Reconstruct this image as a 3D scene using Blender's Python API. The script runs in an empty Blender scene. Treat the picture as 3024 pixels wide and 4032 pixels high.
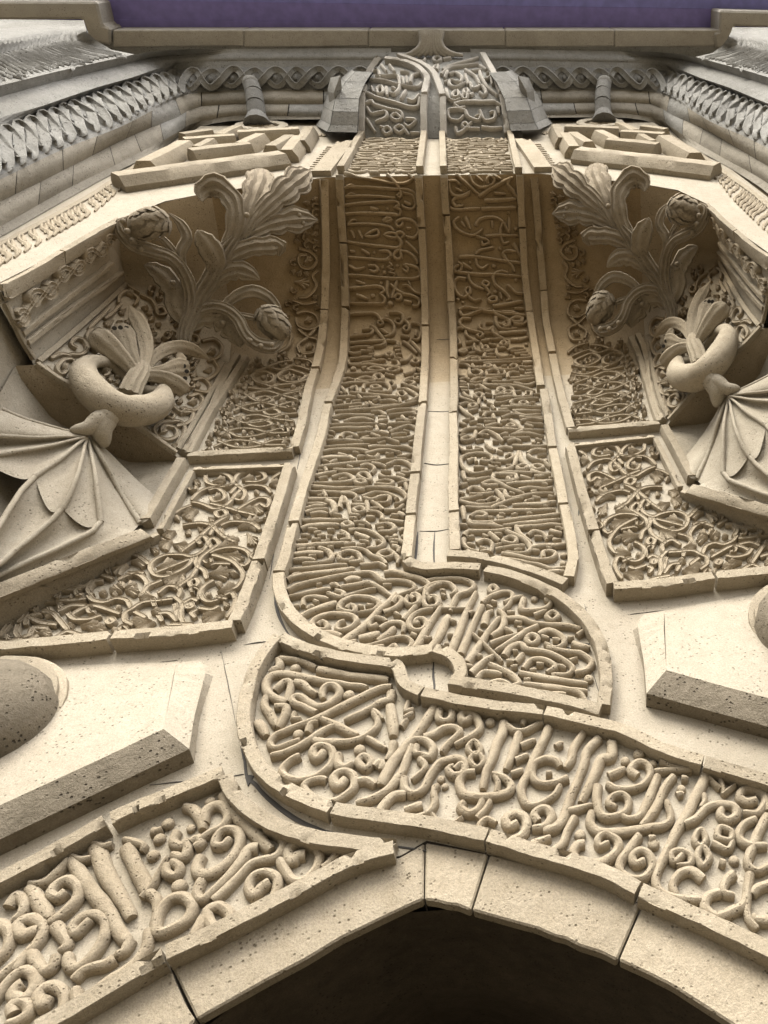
import bpy, bmesh, math, random
import numpy as np
from mathutils import Vector, Matrix, noise
from mathutils.bvhtree import BVHTree
from mathutils.geometry import tessellate_polygon

# ------------------------------------------------------------------ camera, world, sun, exposure
scene = bpy.context.scene
random.seed(7)
FOC, PPX, PPY, IMW, IMH = 3028.0, 2391.0, 2016.0, 3024.0, 4032.0      # photograph's optics in its own pixels
YAW, PITCH, ROLL = (math.radians(a) for a in (14.25, 52.83, -16.29))
CAM = Vector((0.324, -2.6, 1.6))
_cy, _sy = math.cos(YAW), math.sin(YAW)
FWD = Vector((math.cos(PITCH) * _sy, math.cos(PITCH) * _cy, math.sin(PITCH)))
_r0 = Vector((_cy, -_sy, 0)); _u0 = _r0.cross(FWD)
RIGHT = math.cos(ROLL) * _r0 + math.sin(ROLL) * _u0
UP = -math.sin(ROLL) * _r0 + math.cos(ROLL) * _u0
cam_data = bpy.data.cameras.new("camera")
cam = bpy.data.objects.new("camera", cam_data)
scene.collection.objects.link(cam)
m = Matrix((RIGHT, UP, -FWD)).transposed().to_4x4(); m.translation = CAM
cam.matrix_world = m
cam_data.sensor_fit = 'VERTICAL'; cam_data.sensor_height = 36.0
cam_data.lens = 36.0 * FOC / IMH
cam_data.shift_x = -(PPX - IMW / 2) / IMH
cam_data.shift_y = (PPY - IMH / 2) / IMH
cam_data.clip_start = 0.05; cam_data.clip_end = 500
scene.camera = cam

SUN_EL, SUN_AZ = math.radians(46), math.radians(-20)      # azimuth from straight in front of the portal, negative to its left
world = bpy.data.worlds.new("World"); scene.world = world; world.use_nodes = True
wn = world.node_tree.nodes; wl = world.node_tree.links
sky = wn.new('ShaderNodeTexSky'); sky.sky_type = 'NISHITA'; sky.sun_disc = False
sky.sun_elevation = SUN_EL; sky.sun_rotation = math.pi + SUN_AZ
sky.dust_density = 5.0; sky.air_density = 1.2
hs = wn.new('ShaderNodeHueSaturation'); hs.inputs['Saturation'].default_value = 0.22
wl.new(sky.outputs[0], hs.inputs['Color']); wl.new(hs.outputs[0], wn['Background'].inputs[0])
wn['Background'].inputs[1].default_value = 0.075
sd = bpy.data.lights.new("sun", 'SUN'); sd.energy = 1.5; sd.angle = math.radians(26); sd.color = (1.0, 0.94, 0.82)
sun = bpy.data.objects.new("sun", sd); scene.collection.objects.link(sun)
sdir = Vector((math.sin(SUN_AZ) * math.cos(SUN_EL), -math.cos(SUN_AZ) * math.cos(SUN_EL), math.sin(SUN_EL)))
sun.rotation_euler = sdir.to_track_quat('Z', 'Y').to_euler(); sun.location = (0, -10, 20)
scene.view_settings.view_transform = 'Standard'; scene.view_settings.look = 'None'
scene.view_settings.exposure = 2.05; scene.view_settings.gamma = 1.0
scene.render.film_transparent = False
scene.cycles.max_bounces = 5; scene.cycles.diffuse_bounces = 2; scene.cycles.caustics_reflective = False; scene.cycles.caustics_refractive = False

# ------------------------------------------------------------------ materials
def stone(name, light, dark, rough=0.9, bump=0.5, pit=0.6, scale=1.0, spots=0.5, recess_tint=None, vary=(.97, 1.02)):
    mt = bpy.data.materials.new(name); mt.use_nodes = True
    n = mt.node_tree.nodes; l = mt.node_tree.links; b = n['Principled BSDF']
    b.inputs['Roughness'].default_value = rough; b.inputs['Specular IOR Level'].default_value = 0.18
    geo = n.new('ShaderNodeNewGeometry')
    big = n.new('ShaderNodeTexNoise'); big.inputs['Scale'].default_value = 1.7 * scale; big.inputs['Detail'].default_value = 5; big.inputs['Roughness'].default_value = .62
    med = n.new('ShaderNodeTexNoise'); med.inputs['Scale'].default_value = 14 * scale; med.inputs['Detail'].default_value = 6; med.inputs['Roughness'].default_value = .65
    fine = n.new('ShaderNodeTexNoise'); fine.inputs['Scale'].default_value = 150 * scale; fine.inputs['Detail'].default_value = 4; fine.inputs['Roughness'].default_value = .7
    pitn = n.new('ShaderNodeTexVoronoi'); pitn.inputs['Scale'].default_value = 46 * scale; pitn.feature = 'F1'
    pm = n.new('ShaderNodeTexNoise'); pm.inputs['Scale'].default_value = 9 * scale; pm.inputs['Detail'].default_value = 3
    for x in (big, med, fine, pitn, pm): l.new(geo.outputs['Position'], x.inputs['Vector'])
    r1 = n.new('ShaderNodeValToRGB'); r1.color_ramp.elements[0].position = .34; r1.color_ramp.elements[1].position = .66
    r1.color_ramp.elements[0].color = (*dark, 1); r1.color_ramp.elements[1].color = (*light, 1)
    add = n.new('ShaderNodeMath'); add.operation = 'MULTIPLY_ADD'; add.inputs[1].default_value = .55
    mul = n.new('ShaderNodeMath'); mul.operation = 'MULTIPLY'; mul.inputs[1].default_value = .45
    l.new(med.outputs['Fac'], mul.inputs[0]); l.new(big.outputs['Fac'], add.inputs[0]); l.new(mul.outputs[0], add.inputs[2])
    l.new(add.outputs[0], r1.inputs[0])
    # pores: dark specks where a voronoi cell centre is close and the patch noise allows it
    pr = n.new('ShaderNodeMapRange'); pr.inputs['From Min'].default_value = .10; pr.inputs['From Max'].default_value = .26; pr.inputs['To Min'].default_value = 1; pr.inputs['To Max'].default_value = 0
    l.new(pitn.outputs['Distance'], pr.inputs['Value'])
    pg = n.new('ShaderNodeMapRange'); pg.inputs['From Min'].default_value = .44; pg.inputs['From Max'].default_value = .58
    l.new(pm.outputs['Fac'], pg.inputs['Value'])
    pp = n.new('ShaderNodeMath'); pp.operation = 'MULTIPLY'; l.new(pr.outputs[0], pp.inputs[0]); l.new(pg.outputs[0], pp.inputs[1])
    fm = n.new('ShaderNodeMapRange'); fm.inputs['From Min'].default_value = .3; fm.inputs['From Max'].default_value = .7; fm.inputs['To Min'].default_value = .74; fm.inputs['To Max'].default_value = 1.14
    l.new(fine.outputs['Fac'], fm.inputs['Value'])
    mx = n.new('ShaderNodeMix'); mx.data_type = 'RGBA'; mx.blend_type = 'MULTIPLY'; mx.inputs['Factor'].default_value = 1
    l.new(r1.outputs[0], mx.inputs['A']); l.new(fm.outputs[0], mx.inputs['B'])
    mp = n.new('ShaderNodeMix'); mp.data_type = 'RGBA'; mp.inputs['B'].default_value = (dark[0] * .35, dark[1] * .33, dark[2] * .3, 1)
    ps = n.new('ShaderNodeMath'); ps.operation = 'MULTIPLY'; ps.inputs[1].default_value = spots; l.new(pp.outputs[0], ps.inputs[0])
    l.new(ps.outputs[0], mp.inputs['Factor']); l.new(mx.outputs['Result'], mp.inputs['A'])
    # each block of stone has a slightly different tone of its own
    oi = n.new('ShaderNodeObjectInfo'); om = n.new('ShaderNodeMapRange'); om.inputs['To Min'].default_value = vary[0]; om.inputs['To Max'].default_value = vary[1]
    l.new(oi.outputs['Random'], om.inputs['Value'])
    mo = n.new('ShaderNodeMix'); mo.data_type = 'RGBA'; mo.blend_type = 'MULTIPLY'; mo.inputs['Factor'].default_value = 1
    l.new(mp.outputs['Result'], mo.inputs['A']); l.new(om.outputs[0], mo.inputs['B'])
    st = n.new('ShaderNodeTexNoise'); st.inputs['Scale'].default_value = .9; st.inputs['Detail'].default_value = 8; st.inputs['Roughness'].default_value = .7; st.inputs['Distortion'].default_value = .6
    mpg = n.new('ShaderNodeMapping'); mpg.inputs['Scale'].default_value = (1.6, 1.6, .7); mpg.inputs['Location'].default_value = (3.1, 1.7, 9.2)
    l.new(geo.outputs['Position'], mpg.inputs['Vector']); l.new(mpg.outputs[0], st.inputs['Vector'])
    sr = n.new('ShaderNodeMapRange'); sr.inputs['From Min'].default_value = .50; sr.inputs['From Max'].default_value = .70; sr.inputs['To Max'].default_value = .55
    l.new(st.outputs['Fac'], sr.inputs['Value'])
    sw = n.new('ShaderNodeMix'); sw.data_type = 'RGBA'; sw.blend_type = 'MULTIPLY'; sw.inputs['B'].default_value = (.68, .66, .62, 1)
    l.new(sr.outputs[0], sw.inputs['Factor']); l.new(mo.outputs['Result'], sw.inputs['A'])
    outc = sw.outputs['Result']
    if recess_tint:                                                  # ochre stain plus the high recess's warm shade, put into the stone colour
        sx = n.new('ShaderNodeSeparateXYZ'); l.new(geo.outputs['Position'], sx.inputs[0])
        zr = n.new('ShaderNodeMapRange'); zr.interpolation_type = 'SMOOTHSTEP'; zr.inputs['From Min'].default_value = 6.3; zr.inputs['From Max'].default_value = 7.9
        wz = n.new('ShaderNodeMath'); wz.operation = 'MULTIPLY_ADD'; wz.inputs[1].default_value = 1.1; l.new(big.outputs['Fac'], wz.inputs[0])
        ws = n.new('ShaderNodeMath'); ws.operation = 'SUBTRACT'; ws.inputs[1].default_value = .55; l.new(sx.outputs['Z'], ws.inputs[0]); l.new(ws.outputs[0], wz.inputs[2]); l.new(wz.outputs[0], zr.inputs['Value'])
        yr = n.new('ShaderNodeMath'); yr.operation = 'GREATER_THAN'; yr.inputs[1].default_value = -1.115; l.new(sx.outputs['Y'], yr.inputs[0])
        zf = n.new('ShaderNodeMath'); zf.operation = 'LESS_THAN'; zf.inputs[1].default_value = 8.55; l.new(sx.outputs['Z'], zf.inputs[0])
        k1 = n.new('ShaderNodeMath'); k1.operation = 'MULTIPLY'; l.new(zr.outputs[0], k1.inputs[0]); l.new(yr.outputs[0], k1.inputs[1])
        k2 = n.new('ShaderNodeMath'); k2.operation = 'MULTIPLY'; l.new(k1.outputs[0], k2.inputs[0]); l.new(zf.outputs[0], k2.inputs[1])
        sm = n.new('ShaderNodeMix'); sm.data_type = 'RGBA'; sm.blend_type = 'MULTIPLY'; sm.inputs['B'].default_value = (*recess_tint, 1)
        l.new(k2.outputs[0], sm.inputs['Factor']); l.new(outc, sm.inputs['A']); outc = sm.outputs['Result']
    l.new(outc, b.inputs['Base Color'])
    hm = n.new('ShaderNodeMath'); hm.operation = 'MULTIPLY_ADD'; hm.inputs[1].default_value = -pit
    l.new(pp.outputs[0], hm.inputs[0])
    hf = n.new('ShaderNodeMath'); hf.operation = 'MULTIPLY_ADD'; hf.inputs[1].default_value = .35
    l.new(fine.outputs['Fac'], hf.inputs[0]); l.new(med.outputs['Fac'], hf.inputs[2]); l.new(hf.outputs[0], hm.inputs[2])
    bp = n.new('ShaderNodeBump'); bp.inputs['Strength'].default_value = bump; bp.inputs['Distance'].default_value = .02
    l.new(hm.outputs[0], bp.inputs['Height']); l.new(bp.outputs[0], b.inputs['Normal'])
    return mt

def plain(name, col, rough=.8, var=.25, scale=6):
    mt = bpy.data.materials.new(name); mt.use_nodes = True
    n = mt.node_tree.nodes; l = mt.node_tree.links; b = n['Principled BSDF']; b.inputs['Roughness'].default_value = rough
    geo = n.new('ShaderNodeNewGeometry'); t = n.new('ShaderNodeTexNoise'); t.inputs['Scale'].default_value = scale; t.inputs['Detail'].default_value = 6
    l.new(geo.outputs['Position'], t.inputs['Vector'])
    r = n.new('ShaderNodeValToRGB'); r.color_ramp.elements[0].color = (*[c * (1 - var) for c in col], 1); r.color_ramp.elements[1].color = (*[min(1, c * (1 + var)) for c in col], 1)
    r.color_ramp.elements[0].position = .35; r.color_ramp.elements[1].position = .65
    l.new(t.outputs['Fac'], r.inputs[0]); l.new(r.outputs[0], b.inputs['Base Color'])
    return mt

M = {
    'wall': stone('limestone_wall', (.39, .35, .283), (.325, .284, .222), recess_tint=(.86, .74, .57), spots=.80, bump=.45),
    'frame': stone('limestone_frame', (.378, .328, .252), (.295, .248, .18), vary=(.84, 1.06), recess_tint=(.86, .74, .57), spots=.85, bump=.6),
    'carve': stone('limestone_carving', (.368, .315, .238), (.28, .23, .163), recess_tint=(.86, .74, .57), spots=.80, bump=.6, scale=1.3),
    'cove': stone('limestone_cove', (.36, .308, .228), (.29, .238, .165), recess_tint=(.80, .67, .49), spots=.75, bump=.5),  # browner base: the cove's shade and warm bounce put into the colour
    'ochre': stone('limestone_ochre', (.32, .262, .185), (.25, .197, .128), spots=.75, bump=.5),
    'branch': stone('limestone_branch', (.33, .28, .21), (.22, .178, .125), spots=.95, bump=.7, scale=1.2),
    'beam': stone('limestone_beam', (.45, .42, .375), (.37, .345, .31), spots=.65, bump=.5),
    'warmgrey': stone('limestone_warm_grey', (.335, .305, .255), (.245, .222, .182), spots=.8, bump=.7, vary=(.82, 1.1)),
    'grey': stone('limestone_weathered_grey', (.31, .302, .282), (.21, .205, .192), spots=.95, bump=.8, scale=.9),
    'greyd': stone('limestone_dark_grey', (.245, .24, .228), (.16, .158, .152), spots=.85, bump=.8, scale=.9),
    'rough': stone('limestone_rough', (.25, .215, .165), (.15, .128, .095), spots=.95, bump=1.0, pit=1.0),
    'door_shade': stone('limestone_door_shade', (.10, .08, .058), (.05, .04, .029), spots=.75, bump=.6),  # stone darkened in colour to stand for the shade inside the doorway
    'gap': plain('joint_shadow', (.03, .026, .022)),
    'ground': plain('paving_ground', (.135, .118, .088), scale=2.5),
    'eave': plain('eave_purple_paint', (.18, .155, .42), rough=.6, var=.12, scale=9),
    'eave2': plain('eave_blue_paint', (.19, .19, .50), rough=.6, var=.12, scale=9),
}

# ------------------------------------------------------------------ pixel <-> place helpers
def ray(px, py):
    return FWD + RIGHT * ((px - PPX) / FOC) - UP * ((py - PPY) / FOC)
def P(px, py, o=0.0):                       # point on the plane that lies o metres in front of the wall
    d = ray(px, py); t = (-o - CAM.y) / d.y; return CAM + d * t
def PZ(px, py, z):                          # point at height z
    d = ray(px, py); t = (z - CAM.z) / d.z; return CAM + d * t
def PN(px, py, p0, nrm):
    d = ray(px, py); t = (Vector(p0) - CAM).dot(Vector(nrm)) / d.dot(Vector(nrm)); return CAM + d * t
def mir(v): return Vector((-v[0], v[1], v[2]))

# ------------------------------------------------------------------ object helpers
COL = scene.collection
def link(o, parent=None):
    COL.objects.link(o)
    if parent is not None: o.parent = parent
    return o
def mesh_obj(name, verts, faces, mat, parent=None, smooth=False, sharp=None):
    me = bpy.data.meshes.new(name); me.from_pydata([tuple(v) for v in verts], [], faces); me.update()
    bm = bmesh.new(); bm.from_mesh(me); bmesh.ops.recalc_face_normals(bm, faces=bm.faces) if sharp != 'keep' else None
    bm.to_mesh(me); bm.free()
    me.materials.append(M[mat] if isinstance(mat, str) else mat)
    if smooth:
        for p in me.polygons: p.use_smooth = True
        if sharp and sharp != 'keep':
            try: me.set_sharp_from_angle(angle=math.radians(sharp))
            except Exception: pass
    return link(bpy.data.objects.new(name, me), parent)
def tag(o, label, cat, group=None, kind=None):
    o['label'] = label
    if cat: o['category'] = cat
    if group: o['group'] = group
    if kind: o['kind'] = kind
    return o
def thing(name, label, cat, group=None, loc=(0, 0, 0)):
    o = bpy.data.objects.new(name, None); o.empty_display_size = .2; link(o)
    return tag(o, label, cat, group)
def warp_x(p):
    """the far half of the portal: mirrored, with its upper part standing a little further out"""
    t = max(0.0, min(1.0, (p[2] - 6.0) / 2.0)); t = t * t * (3 - 2 * t)
    return Vector((-p[0] + .2 * t, p[1], p[2]))
def mirror_tree(root, label=None, group=None, c=0.0):
    """a copy of a thing and its parts on the other side of the portal's axis"""
    KIDS = {}
    for x in bpy.data.objects:
        if x.parent: KIDS.setdefault(x.parent.name, []).append(x)
    def cp(o, parent):
        d_ = o.copy()
        if o.type == 'MESH':
            me = o.data.copy()
            for v_ in me.vertices: v_.co = warp_x(v_.co)
            me.flip_normals(); d_.data = me
        COL.objects.link(d_); d_.parent = parent
        for ch in KIDS.get(o.name, []): cp(ch, d_)
        return d_
    r = cp(root, None)
    if label: r['label'] = label
    if group: r['group'] = group
    return r

BV, BF = [], []                              # base surfaces that relief is draped on
def base_add(verts, faces):
    k = len(BV); BV.extend(Vector(v) for v in verts); BF.extend(tuple(i + k for i in f) for f in faces)
    return verts, faces
BVH = None
def drape(px, py):
    d = ray(px, py).normalized()
    hit = BVH.ray_cast(CAM, d)
    if hit[0] is None: return P(px, py, 0.0), Vector((0, -1, 0))
    n = hit[1]
    if n.dot(d) > 0: n = -n
    return hit[0], n

def resample(pts, n):
    pts = [Vector(p) for p in pts]; L = [0]
    for a, b in zip(pts, pts[1:]): L.append(L[-1] + (b - a).length)
    out = []
    for i in range(n):
        t = L[-1] * i / (n - 1); k = 0
        while k < len(L) - 2 and L[k + 1] < t: k += 1
        s = (t - L[k]) / max(1e-9, L[k + 1] - L[k]); out.append(pts[k].lerp(pts[k + 1], s))
    return out
def catmull(pts, step, closed=False):
    """smooth curve through points (any dimension), about one sample per step"""
    pts = [Vector(p) for p in pts]; n = len(pts)
    if n < 3 and not closed:
        k = max(2, int((pts[1] - pts[0]).length / step) + 1)
        return [pts[0].lerp(pts[1], i / (k - 1)) for i in range(k)]
    out = []
    rng = range(n) if closed else range(n - 1)
    for i in rng:
        p1, p2 = pts[i], pts[(i + 1) % n]
        p0 = pts[i - 1] if (closed or i > 0) else p1 * 2 - p2
        p3 = pts[(i + 2) % n] if (closed or i + 2 < n) else p2 * 2 - p1
        k = max(3 if closed else 1, min(8, int((p2 - p1).length / step + .5)))
        for j in range(k):
            t = j / k
            out.append(.5 * ((2 * p1) + (p2 - p0) * t + (2 * p0 - 5 * p1 + 4 * p2 - p3) * t * t + (3 * p1 - p0 - 3 * p2 + p3) * t ** 3))
    if not closed: out.append(pts[-1])
    return out
def grid_faces(nr, nc, closed=False):
    f = []
    for i in range(nr - 1):
        for j in range(nc - 1 if not closed else nc):
            a, b = i * nc + j, i * nc + (j + 1) % nc
            f.append((a, b, b + nc, a + nc))
    return f
def loft(lines, n, bulge=None, sub=1, smooth_lines=True):
    """surface through successive lines; bulge[k] pushes the strip between line k and k+1 towards the viewer"""
    L = [resample(l, n) for l in lines]; rows = []
    for k in range(len(L) - 1):
        b = bulge[k] if bulge else 0; s = sub if (b or sub > 1) else 1
        for q in range(s):
            t = q / s; row = []
            for i in range(n):
                p = L[k][i].lerp(L[k + 1][i], t)
                if b:
                    p = p + (CAM - p).normalized() * (b * math.sin(math.pi * t))
                row.append(p)
            rows.append(row)
    rows.append(L[-1])
    v = [p for r in rows for p in r]
    return v, grid_faces(len(rows), n)

def wob(p, amp, sc=9.0):
    return Vector((noise.noise(p * sc), noise.noise(p * sc + Vector((31, 7, 3))), noise.noise(p * sc + Vector((5, 53, 17))))) * amp

PROF = {   # relief cross sections: (side, height) in units of width and depth
    'round': [(-.5, -.1), (-.5, .36), (-.44, .64), (-.27, .89), (0, 1), (.27, .89), (.44, .64), (.5, .36), (.5, -.1)],
    'bar': [(-.5, -.1), (-.5, .93), (-.44, 1), (0, 1.0), (.44, 1), (.5, .93), (.5, -.1)],
    'vine': [(-.5, -.1), (-.5, .88), (-.40, 1), (-.22, .84), (.22, .84), (.40, 1), (.5, .88), (.5, -.1)],
    'ridge': [(-.5, -.1), (-.5, .55), (-.25, .8), (0, 1), (.25, .8), (.5, .55), (.5, -.1)],
    'bead': [(-.5, -.1), (-.45, .5), (-.25, .85), (0, 1), (.25, .85), (.45, .5), (.5, -.1)],
}
def sweep(name, cen, nor, wid, dep, mat, parent, prof='round', closed=False, amp=.0025, cap=True, tipscale=(1, 1), keep=None):
    """sweep a relief profile along 3-D centre points with surface normals"""
    n = len(cen); pr = PROF[prof] if isinstance(prof, str) else prof; k = len(pr); v = []
    for i in range(n):
        a = cen[i - 1] if (closed or i > 0) else cen[i]; b = cen[(i + 1) % n] if (closed or i < n - 1) else cen[i]
        t = (b - a)
        if t.length < 1e-9: t = Vector((1, 0, 0))
        t.normalize(); s = nor[i].cross(t)
        if s.length < 1e-6: s = Vector((1, 0, 0))
        s.normalize()
        w = wid[i] if isinstance(wid, list) else wid; d = dep[i] if isinstance(dep, list) else dep
        e = 1.0; back = 0.0
        if not closed and cap:
            if i == 0: e = tipscale[0]
            if i == n - 1: e = tipscale[1]
        for (x, y) in pr:
            p = cen[i] + s * (x * w * e) + nor[i] * (y * d * (.55 + .45 * e))
            if amp and y > 0: p = p + wob(p, amp, 22) + wob(p, amp * (.35 if prof == 'bar' else 1.2), 6)
            if prof == 'bar' and amp > .0025 and y > .9 and abs(x) > .4:      # chipped arrises
                q = noise.noise(cen[i] * 13 + s * (x * 40))
                if q > .34: p = p - nor[i] * (d * min(.5, (q - .34) * 2.2)) - s * (x * w * min(.25, (q - .34) * 1.0))
            v.append(p)
    f = []
    for i in range(n if closed else n - 1):
        for j in range(k - 1):
            a = i * k + j; b = ((i + 1) % n) * k + j
            f.append((a, a + 1, b + 1, b))
    if not closed and cap:
        f.append(tuple(range(k))); f.append(tuple((n - 1) * k + j for j in reversed(range(k))))
    return mesh_obj(name, v, f, mat, parent, smooth=True, sharp=42)

SAMPLES = {}
def px_stroke(parent, pts, w, mat='carve', name='letter_stroke', prof='round', dep=None, closed=False, step=11, amp=.0025, taper=None, wmul=None, lift=0.0, tip=(.95, .78)):
    """a carved stroke traced on the photograph and laid on the surface it belongs to; w and dep in metres"""
    sp = catmull([Vector((x, y)) for x, y in pts], step, closed)
    cen, nor = [], []
    for q in sp:
        h, nn = drape(q.x, q.y); cen.append(h + nn * lift); nor.append(nn)
    # soften normals along the stroke
    SAMPLES.setdefault(parent.name, []).extend((q.x, q.y) for q in sp)
    m2 = []
    for i in range(len(nor)):
        a = nor[max(0, i - 2):i + 3]; s = Vector((0, 0, 0))
        for q in a: s += q
        m2.append(s.normalized())
    n = len(cen); wid = w
    if wmul: wid = [w * (wmul[0] + (wmul[1] - wmul[0]) * i / max(1, n - 1)) for i in range(n)]
    elif name == 'letter_stroke' and not closed:          # the chisel's pressure varies along a stroke
        ph = (pts[0][0] * 7 + pts[0][1] * 3) % 6.28; wid = [w * (1.06 + .10 * math.sin(ph + 5.0 * i / n) - .16 * (i / max(1, n - 1)) ** 2) for i in range(n)]
    if taper:
        wid = [w * (taper + (1 - taper) * min(1, 2.2 * min(i, n - 1 - i) / max(1, n - 1) + .0)) for i in range(n)]
    return sweep(name, cen, m2, wid, dep if dep else w * .85, mat, parent, prof, closed, amp, tipscale=tip)

def px_dot(parent, x, y, r, mat='carve', name='letter_dot', h=None):
    c, nn = drape(x, y); t = nn.orthogonal().normalized(); s = nn.cross(t); v = []; h = h or r * 1.25
    R = [(1.0, -.15), (1.0, .45), (.82, .78), (.48, .95)]
    for rr, hh in R:
        for k in range(10):
            a = 2 * math.pi * k / 10
            p = c + (t * math.cos(a) + s * math.sin(a)) * (r * rr) + nn * (h * hh); v.append(p + wob(p, .002, 25))
    v.append(c + nn * h); f = grid_faces(4, 10, True)
    for k in range(10): f.append((30 + k, 30 + (k + 1) % 10, 40))
    return mesh_obj(name, v, f, mat, parent, smooth=True, sharp=60)

def block(parent, ox, oy, sc, data, w, mat='carve', prof='round', dep=None, name='letter_stroke', wscale=1.0, step=11, amp=.0025, dotname='letter_dot'):
    """strokes written in the pixels of one enlarged view: origin, scale, then 'x y x y ...' runs separated by |
    options before a colon: c closed, d dot (x y r), wN width factor in percent"""
    for run in data.replace('\n', ' ').split('|'):
        run = run.strip()
        if not run: continue
        opt = ''
        if ':' in run: opt, run = run.split(':')
        v = [float(t) for t in run.split()]
        wf = 1.0; closed = False; dot = False; pf = prof
        for o in opt.split():
            if o == 'c': closed = True
            elif o == 'd': dot = True
            elif o == 'b': pf = 'bar'
            elif o == 'r': pf = 'ridge'
            elif o[0] == 'w': wf = float(o[1:]) / 100
        if dot:
            for k in range(0, len(v), 3): 
                X, Y = ox + v[k] / sc, oy + v[k + 1] / sc
                c, nn = drape(X, Y); px_dot(parent, X, Y, v[k + 2] / sc * (c - CAM).dot(FWD) / FOC, mat, dotname)
            continue
        pts = [(ox + v[k] / sc, oy + v[k + 1] / sc) for k in range(0, len(v) - 1, 2)]
        px_stroke(parent, pts, w * wf * wscale, mat, name, pf, dep, closed, step, amp)

def prism(name, pts, back, mat, parent, bevel=.006, smooth=False, jitter=.0):
    """solid block from a planar outline (list of Vectors), pushed back along the vector 'back'"""
    n = len(pts); v = [Vector(p) for p in pts] + [Vector(p) + back for p in pts]
    f = [tuple(range(n)), tuple(reversed(range(n, 2 * n)))] + [(i, i + n, (i + 1) % n + n, (i + 1) % n) for i in range(n)]
    me = bpy.data.meshes.new(name); me.from_pydata([tuple(p) for p in v], [], f); bm = bmesh.new(); bm.from_mesh(me)
    bmesh.ops.recalc_face_normals(bm, faces=bm.faces)
    if bevel:
        bmesh.ops.bevel(bm, geom=list(bm.edges), offset=bevel, segments=1, affect='EDGES', clamp_overlap=True)
    bmesh.ops.triangulate(bm, faces=[q for q in bm.faces if len(q.verts) > 4])
    bm.to_mesh(me); bm.free(); me.materials.append(M[mat])
    return link(bpy.data.objects.new(name, me), parent)
def poly_faces(pts):
    return [tuple(t) for t in tessellate_polygon([[Vector(p) for p in pts]])]
# ------------------------------------------------------------------ the setting and the base surfaces
E = 1.6
gv = [(-60, -60, 0), (60, -60, 0), (60, 40, 0), (-60, 40, 0)]
tag(mesh_obj('ground', gv, [(0, 1, 2, 3)], 'ground'), 'pale stone paving in front of the portal', None, kind='structure')

OF = 1.12                                                     # front face of the portal, metres in front of the back wall
CX = .1                                                       # axis of the front face and everything above
EDGE = [P(x, y, OF) for x, y in [(1700, 690), (1290, 697), (1100, 722), (840, 755), (650, 792), (470, 862), (330, 945), (0, 1112), (-60, 1142)]]
EDGE[0].x = CX
def ht(x):
    x = x if x < CX else 2 * CX - x
    for a, b in zip(EDGE, EDGE[1:]):
        if b.x <= x <= a.x: return a.z + (b.z - a.z) * (x - a.x) / (b.x - a.x)
    return EDGE[4].z
COVE = [(0, 5.35), (.006, 5.55), (.022, 5.75), (.06, 5.95), (.14, 6.15), (.27, 6.33), (.45, 6.49), (.66, 6.62), (.89, 6.74), (1.12, 6.855)]
XC = 1.53
def cove_col(x):
    top = ht(x); k = (top - E - 5.35) / (6.855 - 5.35)
    return [Vector((x, -o, E + 5.35 + (h - 5.35) * k)) for o, h in COVE]

# door ring: outline below the inscription bands (upper side) and the edge of the arch (lower side)
ring_out = [(-330, 4400), (0, 4200), (329, 4004), (675, 3801), (1013, 3632), (1400, 3421), (1580, 3368), (1680, 3310), (1800, 3335), (1925, 3358), (2095, 3400), (2243, 3438),
            (2390, 3490), (2516, 3556), (2686, 3630), (2833, 3696), (3024, 3792), (3300, 3960)]
portal = thing('portal_wall', 'tall cream limestone portal wall with a deep cove curving out above', 'wall')
RO = [P(x, y) for x, y in ring_out]
wall_poly = [Vector((-3.3, 0, -.02)), Vector((-3.3, 0, E + 4.6)), Vector((-XC, 0, E + 4.6)), Vector((-XC, 0, E + 5.35)), Vector((XC, 0, E + 5.35)), Vector((XC, 0, E + 4.6)), Vector((3.3, 0, E + 4.6)), Vector((3.3, 0, -.02)),
             Vector((1.32, 0, -.02)), Vector((1.32, 0, RO[-1].z - .1))] + list(reversed(RO)) + [Vector((-1.42, 0, RO[0].z - .15)), Vector((-1.42, 0, -.02))]
wf = poly_faces(wall_poly); base_add(wall_poly, wf)
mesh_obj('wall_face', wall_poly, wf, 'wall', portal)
NC = 33
def cove_any(x):
    if x <= 0: return cove_col(x)
    a = [warp_x(p) for p in cove_col(-x)]; b = cove_col(0.0)   # far half follows the warped outline, easing in from the axis
    k = min(1.0, x / .5); s_ = cove_col(x); return [p.lerp(q, k) for p, q in zip(s_, a)]
cols = [cove_any(-XC + 2 * XC * i / (NC - 1)) for i in range(NC)]
cv = [p for c in cols for p in c]; cf = grid_faces(NC, len(COVE)); base_add(cv, cf)
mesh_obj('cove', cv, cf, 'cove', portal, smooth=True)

# ---- front face (left half traced, right half mirrored)
M0 = [(-400, 1160), (0, 934), (410, 702), (600, 608), (723, 548), (745, 525), (800, 490), (985, 470), (1250, 460), (1700, 455)]
fl = [Vector((CX, -OF, EDGE[0].z))] + [e.copy() for e in EDGE[1:]] + [P(-400, 1330, OF)] + [P(x, y, OF) for x, y in M0]
fl[-1].x = CX
ff = poly_faces(fl)
for s in (1, -1):
    v = [p.copy() if s > 0 else warp_x(p) for p in fl]; base_add(v, ff)
    mesh_obj('front_face', v, ff, 'wall', portal)

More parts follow.
